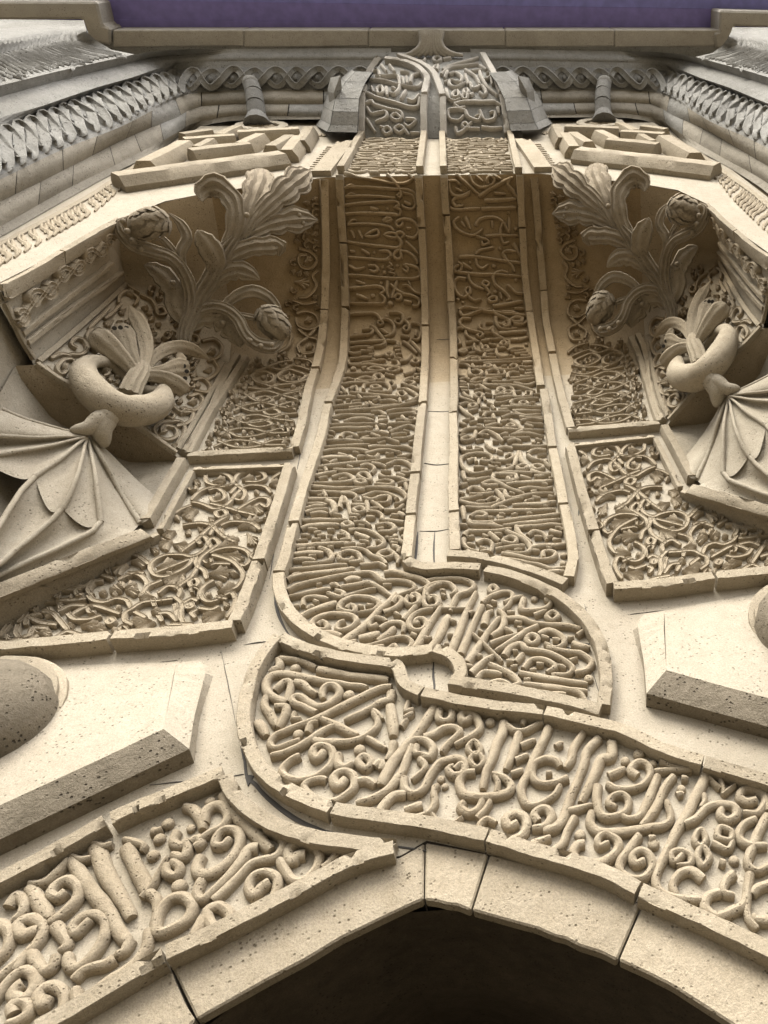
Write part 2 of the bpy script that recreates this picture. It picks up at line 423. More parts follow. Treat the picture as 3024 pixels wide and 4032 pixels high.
# ---- corner squinch faces, jambs, soffits
TN, T0 = Vector((1, -1, 0)), Vector((-XC, 0, 0))               # diagonal plane o = -(x + 1.53)
TB = [PN(x, y, T0, TN) for x, y in [(700, 1805), (509, 1670), (368, 1583), (235, 1513), (133, 1437)]]
TB[0] = Vector((-XC, 0, TB[0].z))
C1 = PN(501, 1113, T0, TN); TOPC = P(470, 862, OF - .02)
S0 = [TB[0], Vector((-XC, 0, E + 5.0))] + cove_col(-XC)
S1 = [TB[-1], TB[-1].lerp(C1, .5), C1, C1.lerp(TOPC, .5) + Vector((-.04, .02, .03)), TOPC]
def t_surface():
    n = 15; a = resample(S0, n); b = resample(S1, n); v = []; m_ = 9; bl = resample(TB, m_)
    for i in range(n):
        for j in range(m_):
            p = a[i].lerp(b[i], j / (m_ - 1))
            if i == n - 1: p = resample([S0[-1], EDGE[4] + Vector((0, .004, 0)), TOPC], m_)[j]
            elif i == n - 2: p = p.lerp(resample([S0[-1], EDGE[4], TOPC], m_)[j], .35)
            if i == 0: p = bl[j]
            elif i == 1: p = p.lerp(bl[j] + (p - a[0].lerp(b[0], j / (m_ - 1))), .6)
            v.append(p)
    return v, grid_faces(n, m_)
tv, tf = t_surface()
AL = [P(-40, 1135, OF - .002)] + [Vector((e.x, e.y + .002, e.z)) for e in (EDGE[7], EDGE[6], EDGE[5])]
jv, jf = loft([S1, AL], 12, None, 4)
ARC = [PZ(x, y, E + 4.46) for x, y in [(690, 1838), (560, 1836), (475, 1817), (430, 1775), (300, 1695), (217, 1663), (86, 1500), (60, 1440)]]
for a in ARC: a.y = min(a.y, -.002)
uv, uf = loft([TB, ARC], 16, None, 3)
# niche behind the shell, from the arc down to the wall
nz = [[Vector(a) for a in ARC], [Vector((a.x * .985 + .02, min(a.y * .9, -.004), a.z - .6)) for a in ARC], [Vector((a.x * .97 + .03, min(a.y * .8, -.004), a.z - 1.3)) for a in ARC]]
nv, nf = loft(nz, 14, None, 3)
BASE_L = [(tv, tf, 'squinch_face', 'wall'), (jv, jf, 'jamb', 'wall'), (uv, uf, 'soffit', 'ochre'), (nv, nf, 'niche_back', 'wall')]
for v, f, nm, mt in BASE_L:
    for s in (1, -1):
        vv = [Vector(p) if s > 0 else warp_x(p) for p in v]; base_add(vv, f)
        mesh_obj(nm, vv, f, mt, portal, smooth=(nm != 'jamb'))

# ---- outer mouldings: each line runs up the pier, turns the corner and goes along the top
ML = [
    (1.125, [(-400, 1160), (0, 934), (410, 702), (600, 608), (723, 548), (760, 512), (800, 492), (911, 475), (1186, 470), (1540, 470)]),
    (1.16, [(-400, 1118), (0, 893), (260, 745), (410, 672), (600, 575), (700, 520), (770, 480), (911, 455), (1186, 458), (1540, 460)]),
    (1.26, [(-400, 990), (0, 794), (232, 680), (480, 553), (600, 500), (690, 465), (760, 425), (785, 418), (911, 410), (1176, 410), (1540, 410)]),
    (1.38, [(-400, 880), (0, 707), (135, 640), (290, 570), (463, 505), (600, 435), (700, 385), (770, 365), (911, 357), (1180, 355), (1540, 355)]),
    (1.40, [(-400, 862), (0, 690), (135, 622), (290, 552), (463, 490), (600, 422), (700, 376), (770, 357), (911, 350), (1180, 348), (1540, 348)]),
    (1.55, [(-400, 655), (29, 492), (309, 386), (500, 326), (612, 294), (675, 277), (760, 270), (911, 266), (1165, 263), (1540, 265)]),
    (1.60, [(-400, 600), (0, 463), (145, 424), (371, 347), (520, 305), (603, 276), (680, 255), (760, 243), (911, 240), (1300, 236), (1540, 236)]),
    (1.68, [(-400, 495), (0, 381), (231, 318), (482, 255), (545, 238), (640, 222), (760, 214), (911, 211), (1300, 208), (1540, 208)]),
    (1.75, [(-400, 430), (0, 337), (231, 280), (530, 214), (600, 202), (700, 195), (911, 192), (1300, 190), (1540, 190)]),
]
mats_m = ['warmgrey', 'warmgrey', 'warmgrey', 'grey', 'greyd', 'grey', 'grey', 'grey']
names_m = ['fillet', 'torus_moulding', 'torus_moulding', 'groove', 'guilloche_bed', 'fascia', 'flat_moulding', 'cornice_fillet']
bulge_m = [0, .05, .05, 0, .045, 0, .02, 0]
ZH = [9.2, 9.25, 9.4, 9.55, 9.57, 9.74, 9.79, 9.86, 9.92]       # heights of the runs along the top
mould3 = [[PZ(x, y, E + zh) if (x > 715) else P(x, y, o) for x, y in l] for (o, l), zh in zip(ML, ZH)]
def msm(l): return catmull(l, .25)
mould3 = [resample(msm(l), 40) for l in mould3]
MOULD_L = thing('jamb_moulding', 'stepped grey and cream stone mouldings round the recess, on the knotted band side', 'moulding', 'mirrored moulding runs round the recess')
for k in range(len(ML) - 1):
    if k == 3 or k == 4 or k == 0 or k >= 5:
        v, f = loft([mould3[k], mould3[k + 1]], 40, [bulge_m[k]], 5 if bulge_m[k] else 2)
        base_add(v, f); base_add([warp_x(p) for p in v], f)
        mesh_obj(names_m[k], v, f, mats_m[k], MOULD_L, smooth=bool(bulge_m[k]))
    else:                                                     # the two plain torus courses are laid in separate blocks
        cuts = [0, 5, 9, 12, 16, 19, 22, 26, 29, 33, 36, 39] if k == 1 else [0, 4, 7, 11, 14, 18, 21, 25, 28, 31, 35, 39]
        for a, b in zip(cuts, cuts[1:]):
            seg = [mould3[k][a:b + 1], mould3[k + 1][a:b + 1]]
            seg = [[s_[0].lerp(s_[1], .03)] + s_[1:-1] + [s_[-1].lerp(s_[-2], .03)] for s_ in seg]
            n_ = max(4, b - a + 1); v, f = loft(seg, n_, [bulge_m[k]], 6)
            # close the ends so a joint shows as a dark slit
            base_add(v, f); base_add([warp_x(p) for p in v], f)
            mesh_obj('moulding_block', v, f, 'warmgrey' if a < 20 or (a * 7 + k) % 3 == 0 else 'grey', MOULD_L, smooth=True)
        back, bf = loft([[p + (p - CAM).normalized() * .05 for p in mould3[k]], [p + (p - CAM).normalized() * .05 for p in mould3[k + 1]]], 40)
        mesh_obj('joint_bed', back, bf, 'gap', MOULD_L)

# the mouldings and the front face go on down the pier to the paving
for k in range(len(ML) - 1):
    a, b = mould3[k][0], mould3[k + 1][0]
    v, f = loft([[a, Vector((a.x - .03, a.y, 0))], [b, Vector((b.x - .03, b.y, 0))]], 6, [bulge_m[k]], 5 if bulge_m[k] else 1)
    mesh_obj('moulding_shaft', v, f, 'frame', MOULD_L, smooth=bool(bulge_m[k]))
a, b = P(-400, 1330, OF), P(-400, 1160, OF); b2 = EDGE[-1]
v = [b2 + Vector((0, 0, 0)), Vector((-2.235, -OF, 0)), Vector((b.x - .03, -OF, 0)), b, a]
mesh_obj('front_shaft', v, poly_faces(v), 'wall', MOULD_L)

# ---- box over the vertical bands
BOX = [(545, 1395, 2062, 1.125), (470, 1400, 2040, 1.27), (385, 1418, 1992, 1.43), (300, 1462, 1950, 1.57), (225, 1515, 1905, 1.68), (205, 1530, 1890, 1.72)]
bxr = [[P(l + (r - l) * i / 12, y, o + .10) if False else P(l + (r - l) * i / 12, y, o) for i in range(13)] for y, l, r, o in BOX]
bv = [p for r in bxr for p in r]; bf_ = grid_faces(len(BOX), 13); base_add(bv, bf_)
boxside = []
mesh_obj('crowning_block_face', bv, bf_, 'grey', portal, smooth=True)
for side in (0, 12):                                          # cheeks of the block, back to the front face
    e_ = [r[side] for r in bxr]; b_ = [p + Vector((0, .5, .05)) for p in e_]
    v, f = loft([e_, b_], 6); mesh_obj('crowning_block_cheek', v, f, 'grey', portal)

# ---- beam, side cornices and the painted eave
zb = E + 9.95
def soffit_block(parent, name, pts, mat, hgt=.35):
    prism(name, pts, Vector((0, 0, hgt)), mat, parent, bevel=.012)
beam = thing('eave_beam', 'long plain grey stone beam under the purple eave', 'beam')
xs = [443, 960, 1450, 1990, 2420, 2866]
for a, b in zip(xs, xs[1:]):
    q = [PZ(a, 187, zb), PZ(b, 187 - 4, zb), PZ(b, 117, zb), PZ(a, 117, zb)]
    c = sum(q, Vector()) / 4
    soffit_block(beam, 'beam_stone', [c + (p - c) * .998 for p in q], 'beam')
CORN_L = thing('pier_cornice', 'plain grey stone cornice corner jutting past the beam over the carved pier top', 'cornice', 'mirrored pier cornices')
q = [PZ(-500, 78, zb), PZ(330, 75, zb), PZ(357, 160, zb), PZ(440, 178, zb), PZ(436, 108, zb), PZ(408, 100, zb), PZ(385, 5, zb), PZ(-500, 2, zb)]
prism('cornice_soffit', [p + Vector((0, 0, -.03)) for p in q], Vector((0, 0, .4)), 'beam', CORN_L, bevel=.02)
eave = thing('painted_eave', 'purple painted wooden eave boards overhanging the portal top', 'eave')
ys = [130, 96, 24, -50, -110]
for k, (a, b) in enumerate(zip(ys, ys[1:])):
    z = zb + .33 + .008 * k
    y0, y1 = PZ(1500, a, z).y, PZ(1500, b, z).y
    v = [Vector((-9, y0, z)), Vector((9, y0, z)), Vector((9, y1 - .02, z)), Vector((-9, y1 - .02, z))]
    prism('eave_board', v, Vector((0, 0, .03)), 'eave' if k < 2 else 'eave2', eave, bevel=.004)
# the wall goes on above the beam so no light leaks over it
v = [Vector((-9, -1.80, zb + .01)), Vector((9, -1.80, zb + .01)), Vector((9, -1.80, zb + .45)), Vector((-9, -1.80, zb + .45))]
prism('upper_wall', v, Vector((0, 1.5, 0)), 'grey', portal, bevel=0)

# ---- carved pier tops (curling cavetto) at both sides
PIER = [(1.75, [(-400, 430), (0, 337), (231, 280), (530, 214)]), (1.80, [(-400, 330), (0, 268), (231, 226), (440, 196)]), (1.88, [(-400, 270), (0, 208), (231, 168), (380, 160)]), (1.95, [(-400, 220), (0, 165), (270, 118), (345, 130)]),
        (1.965, [(-400, 180), (0, 135), (270, 92), (335, 100)]), (1.99, [(-400, 95), (0, 76), (200, 78), (330, 80)])]
pl = [resample([P(x, y, o) for x, y in l], 24) for o, l in PIER]
pv, pf = loft(pl, 24, None, 2); base_add(pv, pf); base_add([warp_x(p) for p in pv], pf)
PIER_L = thing('pier_top', 'grey carved cavetto of curling leaves at the head of the pier', 'cornice', 'mirrored carved pier tops')
mesh_obj('cavetto', pv, pf, 'grey', PIER_L, smooth=True)

# solid masonry of the piers and behind the cove
for s in (1, -1):
    v = [Vector((s * (2.235 if s < 0 else 2.30), -1.09, -.02)), Vector((s * 9, -1.09, -.02)), Vector((s * 9, -1.09, zb)), Vector((s * (2.235 if s < 0 else 2.30), -1.09, zb))]
    v2 = [v[0], v[1], v[1] + Vector((0, 1.4, 0)), v[0] + Vector((0, 1.4, 0))]
    prism('pier_mass', v2, Vector((0, 0, zb)), 'wall', portal, bevel=0)
v2 = [Vector((-2.3, .03, E + 4.62)), Vector((2.3, .03, E + 4.62)), Vector((2.3, .5, E + 4.62)), Vector((-2.3, .5, E + 4.62))]
prism('core_mass', v2, Vector((0, 0, 5.2)), 'wall', portal, bevel=0)

BVH = BVHTree.FromPolygons([tuple(v) for v in BV], BF)

# ---- door arch stones
arch_in = [(776, 4012), (1046, 3860), (1200, 3778), (1342, 3694), (1508, 3612), (1643, 3549), (1671, 3540), (1716, 3544), (1856, 3581), (2020, 3628), (2183, 3679), (2277, 3716), (2433, 3778), (2651, 3882), (2885, 4032)]
AI = [P(x, y) for x, y in arch_in]
AI = [Vector((-.98, 0, .2)), Vector((-.98, 0, E + .55)), Vector((-.90, 0, E + .86))] + AI + [Vector((1.05, 0, E + .62)), Vector((1.08, 0, E + .4)), Vector((1.08, 0, .2))]
door = thing('door_arch', 'pointed doorway arch of plain pale voussoirs over a black opening', 'arch')
def near_ring(px, py): return P(px, py)
vs = [
    ([(776, 4012), (1046, 3860), (1200, 3778), (1342, 3692), (1420, 3655), (1508, 3612), (1580, 3578), (1643, 3549), (1667, 3541)], [(1670, 3318), (1580, 3372), (1400, 3425), (1013, 3640), (677, 3808)]),
    ([(1673, 3541), (1716, 3546), (1760, 3558), (1800, 3562), (1852, 3583)], [(1922, 3362), (1800, 3338), (1676, 3316)]),
    ([(1860, 3583), (2020, 3628), (2120, 3655), (2183, 3683), (2230, 3694), (2277, 3720), (2370, 3750), (2429, 3780)], [(2524, 3560), (2390, 3496), (2243, 3444), (2095, 3406), (1930, 3364)]),
    ([(2438, 3780), (2540, 3826), (2651, 3882), (2885, 4032), (3000, 4130)], [(3290, 3960), (3024, 3798), (2833, 3702), (2686, 3636), (2531, 3564)]),
]
for lo, up in vs:
    prism('voussoir', [P(x, y, .004) for x, y in lo] + [P(x, y, .004) for x, y in up], Vector((0, .05, 0)), 'frame', door, bevel=.006)
lv = [P(768, 4014, .004), P(730, 3955, .004), P(668, 3812, .004), P(329, 4010, .004), P(0, 4206, .004), P(-330, 4405, .004), Vector((-1.42, -.004, RO[0].z - .15)), Vector((-1.42, -.004, .0)), Vector((-.98, -.004, 0)), Vector((-.98, -.004, E + .55)), Vector((-.90, -.004, E + .86))]
prism('springer', lv, Vector((0, .05, 0)), 'frame', door, bevel=.006)
rv = [P(3008, 4136, .004), P(3300, 3966, .004), Vector((1.32, -.004, RO[-1].z - .1)), Vector((1.32, -.004, 0)), Vector((1.08, -.004, 0)), Vector((1.08, -.004, E + .4))]
prism('springer', rv, Vector((0, .05, 0)), 'frame', door, bevel=.006)
for lo, up in vs:                                             # intrados stone behind each voussoir, doorway shade put into its colour
    a = [P(x, y, -.045) + Vector((0, 0, .004)) for x, y in lo]; n_ = 12
    v, f = loft([a, [p + Vector((0, .62, .0)) for p in a]], n_, None, 3); mesh_obj('intrados_stone', v, f, 'door_shade', door)
# inner vault of the doorway, its shade painted as dark stone
inn = [Vector((p.x * .97, p.y, p.z - .0)) for p in AI]
v, f = loft([[p + Vector((0, .05, .02)) for p in AI], [p + Vector((0, .66, .03)) for p in AI], [p + Vector((0, 1.1, .12)) for p in AI], [p + Vector((0, 2.6, .3)) for p in AI]], 30, None, 1)
mesh_obj('door_vault', v, f, 'door_shade', door)
back = [Vector((-2, 2.6, -.1)), Vector((2, 2.6, -.1)), Vector((2, 2.6, 5)), Vector((-2, 2.6, 5))]
prism('door_back', back, Vector((0, .1, 0)), 'door_shade', door, bevel=0)
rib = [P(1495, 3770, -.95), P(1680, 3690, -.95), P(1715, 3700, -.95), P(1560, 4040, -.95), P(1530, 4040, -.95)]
prism('vault_stone', rib, Vector((0, .5, 0)), 'door_shade', door, bevel=.01)
# ------------------------------------------------------------------ frames of the bands and panels
def bars(parent, pieces, w=.058, dep=.065, mat='frame', name='frame_stone', amp=.0028, step=15):
    """frame stones traced along their middle; a small joint is left between one stone and the next"""
    for pc in pieces:
        px_stroke(parent, pc, w, mat, name, 'bar', dep, False, step, amp, tip=(1, 1))

LV = thing('inscription_band', 'vertical calligraphy band that curls into a knot round the keyhole above the door', 'inscription', 'calligraphy bands of the portal')
bars(LV, [
    [(1428, 540), (1387, 612), (1346, 686)], [(1342, 698), (1347, 860), (1353, 960)], [(1354, 968), (1362, 1160), (1364, 1222)],
    [(1364, 1230), (1362, 1300), (1358, 1400), (1352, 1455), (1330, 1530), (1300, 1612)], [(1297, 1622), (1272, 1738), (1254, 1800), (1204, 1949), (1165, 2086)],
    [(1162, 2098), (1130, 2230), (1108, 2283)], [(1107, 2293), (1109, 2345), (1128, 2405), (1165, 2460), (1227, 2512), (1328, 2563), (1447, 2594), (1573, 2606), (1658, 2597), (1706, 2590)],
    [(1716, 2590), (1767, 2605), (1808, 2642), (1820, 2684), (1800, 2715)],
    [(1672, 540), (1662, 620), (1655, 686)], [(1650, 698), (1657, 830), (1662, 900)], [(1663, 908), (1671, 1080), (1676, 1230), (1678, 1300)], [(1678, 1308), (1677, 1461), (1668, 1610)], [(1667, 1620), (1652, 1760), (1640, 1890)], [(1639, 1900), (1626, 2012), (1622, 2056)],
    [(1621, 2066), (1612, 2180), (1606, 2228)],
    [(1776, 2714), (1890, 2731), (1986, 2746), (2100, 2768), (2196, 2788), (2290, 2810), (2364, 2829)],
    [(2376, 2812), (2386, 2740), (2384, 2670), (2364, 2569), (2322, 2494), (2272, 2435), (2196, 2376), (2104, 2330), (2011, 2296), (1915, 2274)],
    [(1894, 2268), (1776, 2263), (1690, 2266), (1640, 2256), (1607, 2238)],
])
RV = thing('inscription_band', 'vertical calligraphy band with a rounded foot beside the keyhole knot', 'inscription', 'calligraphy bands of the portal')
bars(RV, [
    [(1743, 540), (1746, 620), (1748, 686)], [(1749, 698), (1754, 800), (1757, 850)], [(1758, 858), (1770, 1000), (1778, 1200)], [(1779, 1208), (1786, 1320), (1789, 1434)], [(1789, 1442), (1791, 1570), (1787, 1650)], [(1787, 1658), (1790, 1800), (1788, 1943), (1790, 2044)],
    [(1790, 2054), (1794, 2130), (1795, 2199)],
    [(2008, 540), (2026, 620), (2042, 686)], [(2046, 698), (2052, 850), (2055, 900)], [(2056, 908), (2067, 1100), (2084, 1240)], [(2085, 1248), (2108, 1400), (2130, 1546)], [(2142, 1562), (2156, 1650), (2176, 1790)], [(2178, 1800), (2201, 1912), (2219, 2014)],
    [(2222, 2024), (2250, 2156), (2256, 2235), (2240, 2305)],
    [(1768, 2214), (1872, 2221), (1994, 2247), (2116, 2284), (2226, 2326)],
])
BR = thing('inscription_band', 'broad calligraphy band arching over the door, rounded at its knot end', 'inscription', 'calligraphy bands of the portal')
bars(BR, [
    [(1108, 2542), (1046, 2614), (998, 2723), (976, 2838), (986, 2946), (1033, 3048), (1099, 3115), (1189, 3169), (1316, 3220)],
    [(1326, 3224), (1400, 3238), (1503, 3253), (1684, 3278), (1800, 3302), (1920, 3328)], [(1928, 3332), (2010, 3356), (2095, 3384), (2243, 3425), (2390, 3477), (2508, 3540)], [(2520, 3546), (2686, 3621), (2833, 3687), (3024, 3783), (3150, 3850)],
    [(1118, 2546), (1153, 2564), (1238, 2597), (1382, 2629), (1503, 2645), (1570, 2655), (1583, 2690), (1605, 2733), (1659, 2762), (1664, 2764)],
    [(1672, 2766), (1744, 2780), (1809, 2795), (1978, 2822), (2142, 2837)], [(2150, 2840), (2274, 2868), (2450, 2912), (2612, 2988), (2760, 3036)], [(2770, 3040), (3024, 3116), (3150, 3160)],
], w=.055, dep=.07)
BL = thing('inscription_band', 'calligraphy band rising to the arch point, ending in a curved spandrel tip', 'inscription', 'calligraphy bands of the portal')
bars(BL, [
    [(-150, 3600), (0, 3514), (160, 3432), (270, 3370), (436, 3272)], [(462, 3262), (560, 3215), (675, 3170), (800, 3118), (895, 3080)],
    [(903, 3095), (935, 3160), (985, 3215), (1060, 3268), (1139, 3303), (1266, 3338), (1400, 3356), (1560, 3372)],
    [(-150, 4280), (0, 4192), (200, 4075), (329, 4000), (667, 3800)], [(680, 3790), (850, 3712), (1013, 3628), (1200, 3530), (1400, 3424), (1560, 3376)],
], w=.055, dep=.07)
# keyhole and joints: thin dark cracks that run across the blocks
def crack(parent, pts, w=.006, name='joint'):
    px_stroke(parent, pts, w, 'gap', name, 'bar', .0035, False, 16, .0022, taper=.3)
for pts, w in [([(1708, 2600), (1706, 2650), (1710, 2700), (1708, 2750)], .010), ([(1712, 2095), (1708, 2170), (1712, 2250)], .009), ([(1645, 2095), (1640, 2160), (1632, 2245)], .014), ([(1652, 2092), (1720, 2092), (1768, 2084)], .006), ([(1670, 1825), (1720, 1832), (1775, 1826)], .005), ([(1686, 1620), (1740, 1622), (1778, 1618)], .005),
               ([(1720, 1338), (1770, 1336)], .004), ([(2110, 2480), (2160, 2510), (2330, 2535), (2322, 2470), (2302, 2380)], .005), ([(960, 2540), (1100, 2518)], .003), ([(2190, 2540), (2260, 2556)], .003)]:
    crack(portal, pts, w)
for pts, w in [([(1081, 2290), (1083, 2350), (1097, 2423), (1128, 2485), (1148, 2512)], .014), ([(949, 2820), (946, 2874), (950, 2930), (964, 3000), (972, 3058), (1002, 3086), (1051, 3140), (1141, 3211), (1262, 3270), (1382, 3300), (1503, 3324), (1678, 3352)], .017),
               ([(2290, 1880), (2280, 2000), (2278, 2030)], .012), ([(2262, 1860), (2276, 1960)], .010)]:
    crack(portal, pts, w, 'open_joint')
for pts, w in [([(0, 2668), (300, 2650), (700, 2600)], .002), ([(590, 3092), (700, 3080), (880, 3062)], .004), ([(880, 3062), (960, 3050)], .003), ([(150, 3030), (330, 2985), (560, 2960)], .004), ([(2230, 2870), (2330, 2860), (2420, 2872)], .003), ([(2480, 2420), (2700, 2395), (2900, 2372)], .002),
               ([(2560, 2960), (2700, 3000), (2900, 3060)], .002), ([(2310, 2560), (2350, 2700), (2400, 2840)], .002), ([(870, 2560), (900, 2700), (930, 2860)], .002), ([(1160, 1850), (1130, 1980), (1090, 2120), (1062, 2280)], .005), ([(1200, 1700), (1170, 1850)], .005), ([(2255, 1750), (2270, 1850)], .006)]:
    crack(portal, pts, w)
crack(portal, [(972, 3058), (985, 3075), (996, 3056)], .05, 'open_joint')

# ---- lower arabesque panel, small panel and squinch panel (left; mirrored at the end)
PANEL_L = thing('vine_carving', 'large framed field of carved vine scrolls beside the band that curls into the knot', 'carved panel', 'mirrored lower arabesque panels')
bars(PANEL_L, [[(1150, 1868), (1095, 2060), (1032, 2250)], [(1029, 2258), (980, 2400), (940, 2494)], [(935, 2506), (860, 2516), (700, 2535), (470, 2551)], [(455, 2553), (330, 2566), (0, 2597), (-150, 2611)]], w=.062, dep=.085)
bars(PANEL_L, [[(1148, 1858), (960, 1864), (772, 1872)], [(764, 1882), (700, 2000), (640, 2110)], [(632, 2128), (560, 2165), (480, 2205), (347, 2260), (145, 2338), (0, 2398), (-150, 2455)]], w=.035, dep=.05)
bars(PANEL_L, [[(725, 1840), (660, 1952), (588, 2080)]], w=.055, dep=.07)
SMALL_L = thing('knotwork_carving', 'upright strip of pierced knotwork beside the band that curls into the knot', 'carved panel', 'mirrored knotwork strip panels')
bars(SMALL_L, [[(752, 1819), (960, 1809), (1160, 1797)]], w=.06, dep=.06)
SMALL_BARS = ([[(1166, 1790), (1195, 1690), (1222, 1552), (1245, 1480)], [(1247, 1470), (1265, 1390), (1275, 1300), (1277, 1236)], [(1277, 1228), (1279, 1035), (1274, 840), (1270, 712)]],
              [[(2247, 1711), (2204, 1557), (2176, 1420)], [(2174, 1408), (2150, 1279), (2141, 1160)], [(2140, 1152), (2125, 970), (2116, 847), (2104, 706)]])
bars(SMALL_L, [[(748, 1806), (823, 1664), (880, 1570), (972, 1420)], [(716, 1795), (808, 1640), (940, 1410)]], w=.045, dep=.05)
SQ_L = thing('scroll_carving', 'pointed corner field of spiral scrolls, on the side of the knotted band', 'carved panel', 'mirrored squinch panels')
bars(SQ_L, [[(688, 1790), (509, 1662), (368, 1574), (235, 1504), (140, 1440)], [(695, 1776), (780, 1630), (890, 1435)], [(148, 1432), (320, 1285), (500, 1125)]], w=.03, dep=.03)
# ------------------------------------------------------------------ calligraphy, stroke by stroke
# lower band left of the arch point
block(BL, 0, 3050, 1.185, '''
w135: 455 345 500 470 560 570 620 680 | 700 740 690 820 620 910 520 980 430 1050 375 1070 365 1010 | w120: 345 410 380 470 440 560 490 620 530 690 570 760 605 800
| 610 790 590 835 545 860 | 545 870 500 900 450 910 400 930 355 975 | w120: 150 540 195 610 240 690 | w80: 150 525 220 520 290 460 330 410
| 320 560 280 590 250 570 275 530 330 505 380 540 365 600 310 660 240 710 | 190 740 150 750 110 760 95 720 130 690 180 690 215 730 190 790 130 860 60 920 0 970
| 270 715 305 770 325 810 285 845 | 270 860 255 910 215 930 180 890 150 850 115 880 85 930 | 430 690 400 720 360 760 350 720 390 680 450 665 500 700 490 780 430 870 370 915 330 900 325 850
| 50 630 90 580 125 610 115 660 75 700 | 0 710 45 730 55 790 25 850 -20 890 | 120 985 90 1010 75 1040 110 1060 150 1040 180 990 170 940 120 930 60 970 10 1040 -20 1080
| 240 1050 210 1090 190 1050 215 1010 265 1000 305 1030 310 1090 280 1164 | 75 1130 70 1090 110 1070 145 1090 140 1130 100 1160 40 1180
| w75: 345 400 390 415 435 405 | w75: 445 335 490 350 535 340
| w140: 600 350 630 420 670 500 700 560 | w75: 590 320 640 335 680 350 670 375 | w62: 670 590 720 530 750 470 790 400 | d: 788 240 28 748 310 28 720 388 28 895 258 22 985 138 26 842 533 36
| 830 280 815 330 860 350 880 315 | 880 330 880 380 850 405 810 385 | 900 330 930 310 945 335 915 355 | w95: 790 430 785 470 825 490 845 450 810 415
| 945 395 925 450 950 480 1020 460 1090 400 1125 330 1110 280 1060 270 1020 300 1010 345 1050 345 1080 310 | 870 165 915 180 945 230 950 270 | 955 240 965 190 1010 155 1055 165 1070 210 1040 260 980 290 930 330
| w128: 1050 100 1090 170 1160 250 1230 330 1270 370 | 1255 290 1290 275 1330 330 1300 395 1230 415 1180 430 1110 500 1040 570 1000 605
| w105: 1210 355 1165 365 1130 420 1060 500 1000 560 950 600 925 570 950 500 | 1430 385 1390 395 1365 420 1350 370 1390 335 1450 335 1495 380 1480 450 1430 505 1380 510 1340 470 1310 410
| w85: 1510 450 1555 415 1585 365 | 1265 515 1225 545 1190 580 1165 540 1190 490 1250 470 1300 500 1290 570 1260 630 1200 680 1140 690 1110 660
| c: 980 700 975 650 1030 630 1080 670 1060 720 1010 730 | 960 680 930 740 890 800 810 850 | c w105: 740 750 800 740 880 690 905 630 870 585 810 590 760 640 735 700 | w90: 700 560 740 600 740 660 720 720
''', .037, dep=.036)
# broad band right of it: the rounded knot end
block(BR, 900, 2500, 1.659, '''
290 250 330 240 340 200 330 180 390 180 470 190 580 235 | w125: 590 245 700 265 820 290 1050 312 | w90: 275 262 320 255 | w105: 390 460 320 440 260 390 250 330 290 285 370 275 480 295 600 320 760 345 910 365
| 385 460 400 400 415 335 370 330 310 385 | 440 330 490 340 540 385 580 410 | 580 530 500 490 430 460 430 430 480 425 530 460 590 490 660 470 720 420 730 380 690 350 640 360 615 400 625 435
| d: 440 238 36 790 410 38 460 665 36 860 768 40 | 1070 360 990 370 860 430 720 500 560 580 400 640 310 680 275 730 300 765 360 755 430 725 475 705
| w110: 1065 390 1060 440 1000 460 900 520 760 585 | 720 610 620 650 500 730 380 790 280 815 | 615 570 700 610 780 650 850 680 | 560 710 650 722 760 725 870 700 960 640 980 580 950 520 | w80: 950 515 985 545 1010 570
| w80: 910 695 960 720 1030 765 | 255 420 240 480 280 540 320 620 | 310 490 380 490 370 550 330 630 | w115: 190 590 220 620 250 680 | w75: 440 530 430 570 480 570 | w85: 520 660 540 605 590 590
| 630 780 580 830 555 790 580 750 640 745 685 790 670 870 590 940 480 970 390 955 355 910 400 850 475 810 | 770 960 720 1010 690 970 710 930 770 915 825 950 820 1020 750 1080 660 1110 560 1080 500 1020 530 980 600 960 645 970
| 725 800 715 860 760 890 820 860 | c: 850 850 890 812 940 850 900 895 | w95: 960 880 990 850 1010 870 1000 900 | w125: 1060 480 1070 560 1080 680 | 1080 720 1060 800 1040 840 | w125: 1350 490 1290 580 1210 690 1150 760 1080 840 1030 930 1000 1000
| 1200 740 1170 820 1130 920 1060 1010 970 1080 840 1120 | 850 980 910 970 965 1000 | w75: 1180 460 1160 520 1215 505 | w75: 1150 565 1210 530 | w70: 1130 620 1170 570 | 1380 510 1375 570 1420 590 1460 560 1460 500
| 1590 560 1540 590 1520 550 1560 525 1620 560 1640 640 1560 700 1480 740 | 1280 690 1350 670 1400 640 1470 630 1510 660 1430 740 1400 790 | 1170 740 1220 705 1290 710 1340 760 1320 820 1270 800 | w85: 1230 740 1225 790 1270 800
| w80: 1250 830 1290 880 1240 940 1200 970 | 1150 950 1150 1020 1200 1060 1270 1030 1320 940 1370 870 1430 840 1510 830 1550 870 1530 930 1470 940 1440 900 1480 880 | d: 1390 955 28 1345 1005 24 1415 1000 24
| 1160 1060 1080 1070 1020 1130 990 1190 1060 1220 1200 1220 1300 1190 1350 1120 1340 1050 1370 1000 | w110: 1150 1165 1270 1130 | w75 r: 1330 1190 1360 1230 1390 1250 | w75 r: 1410 1270 1470 1255 1530 1210
''', .0345, dep=.036)
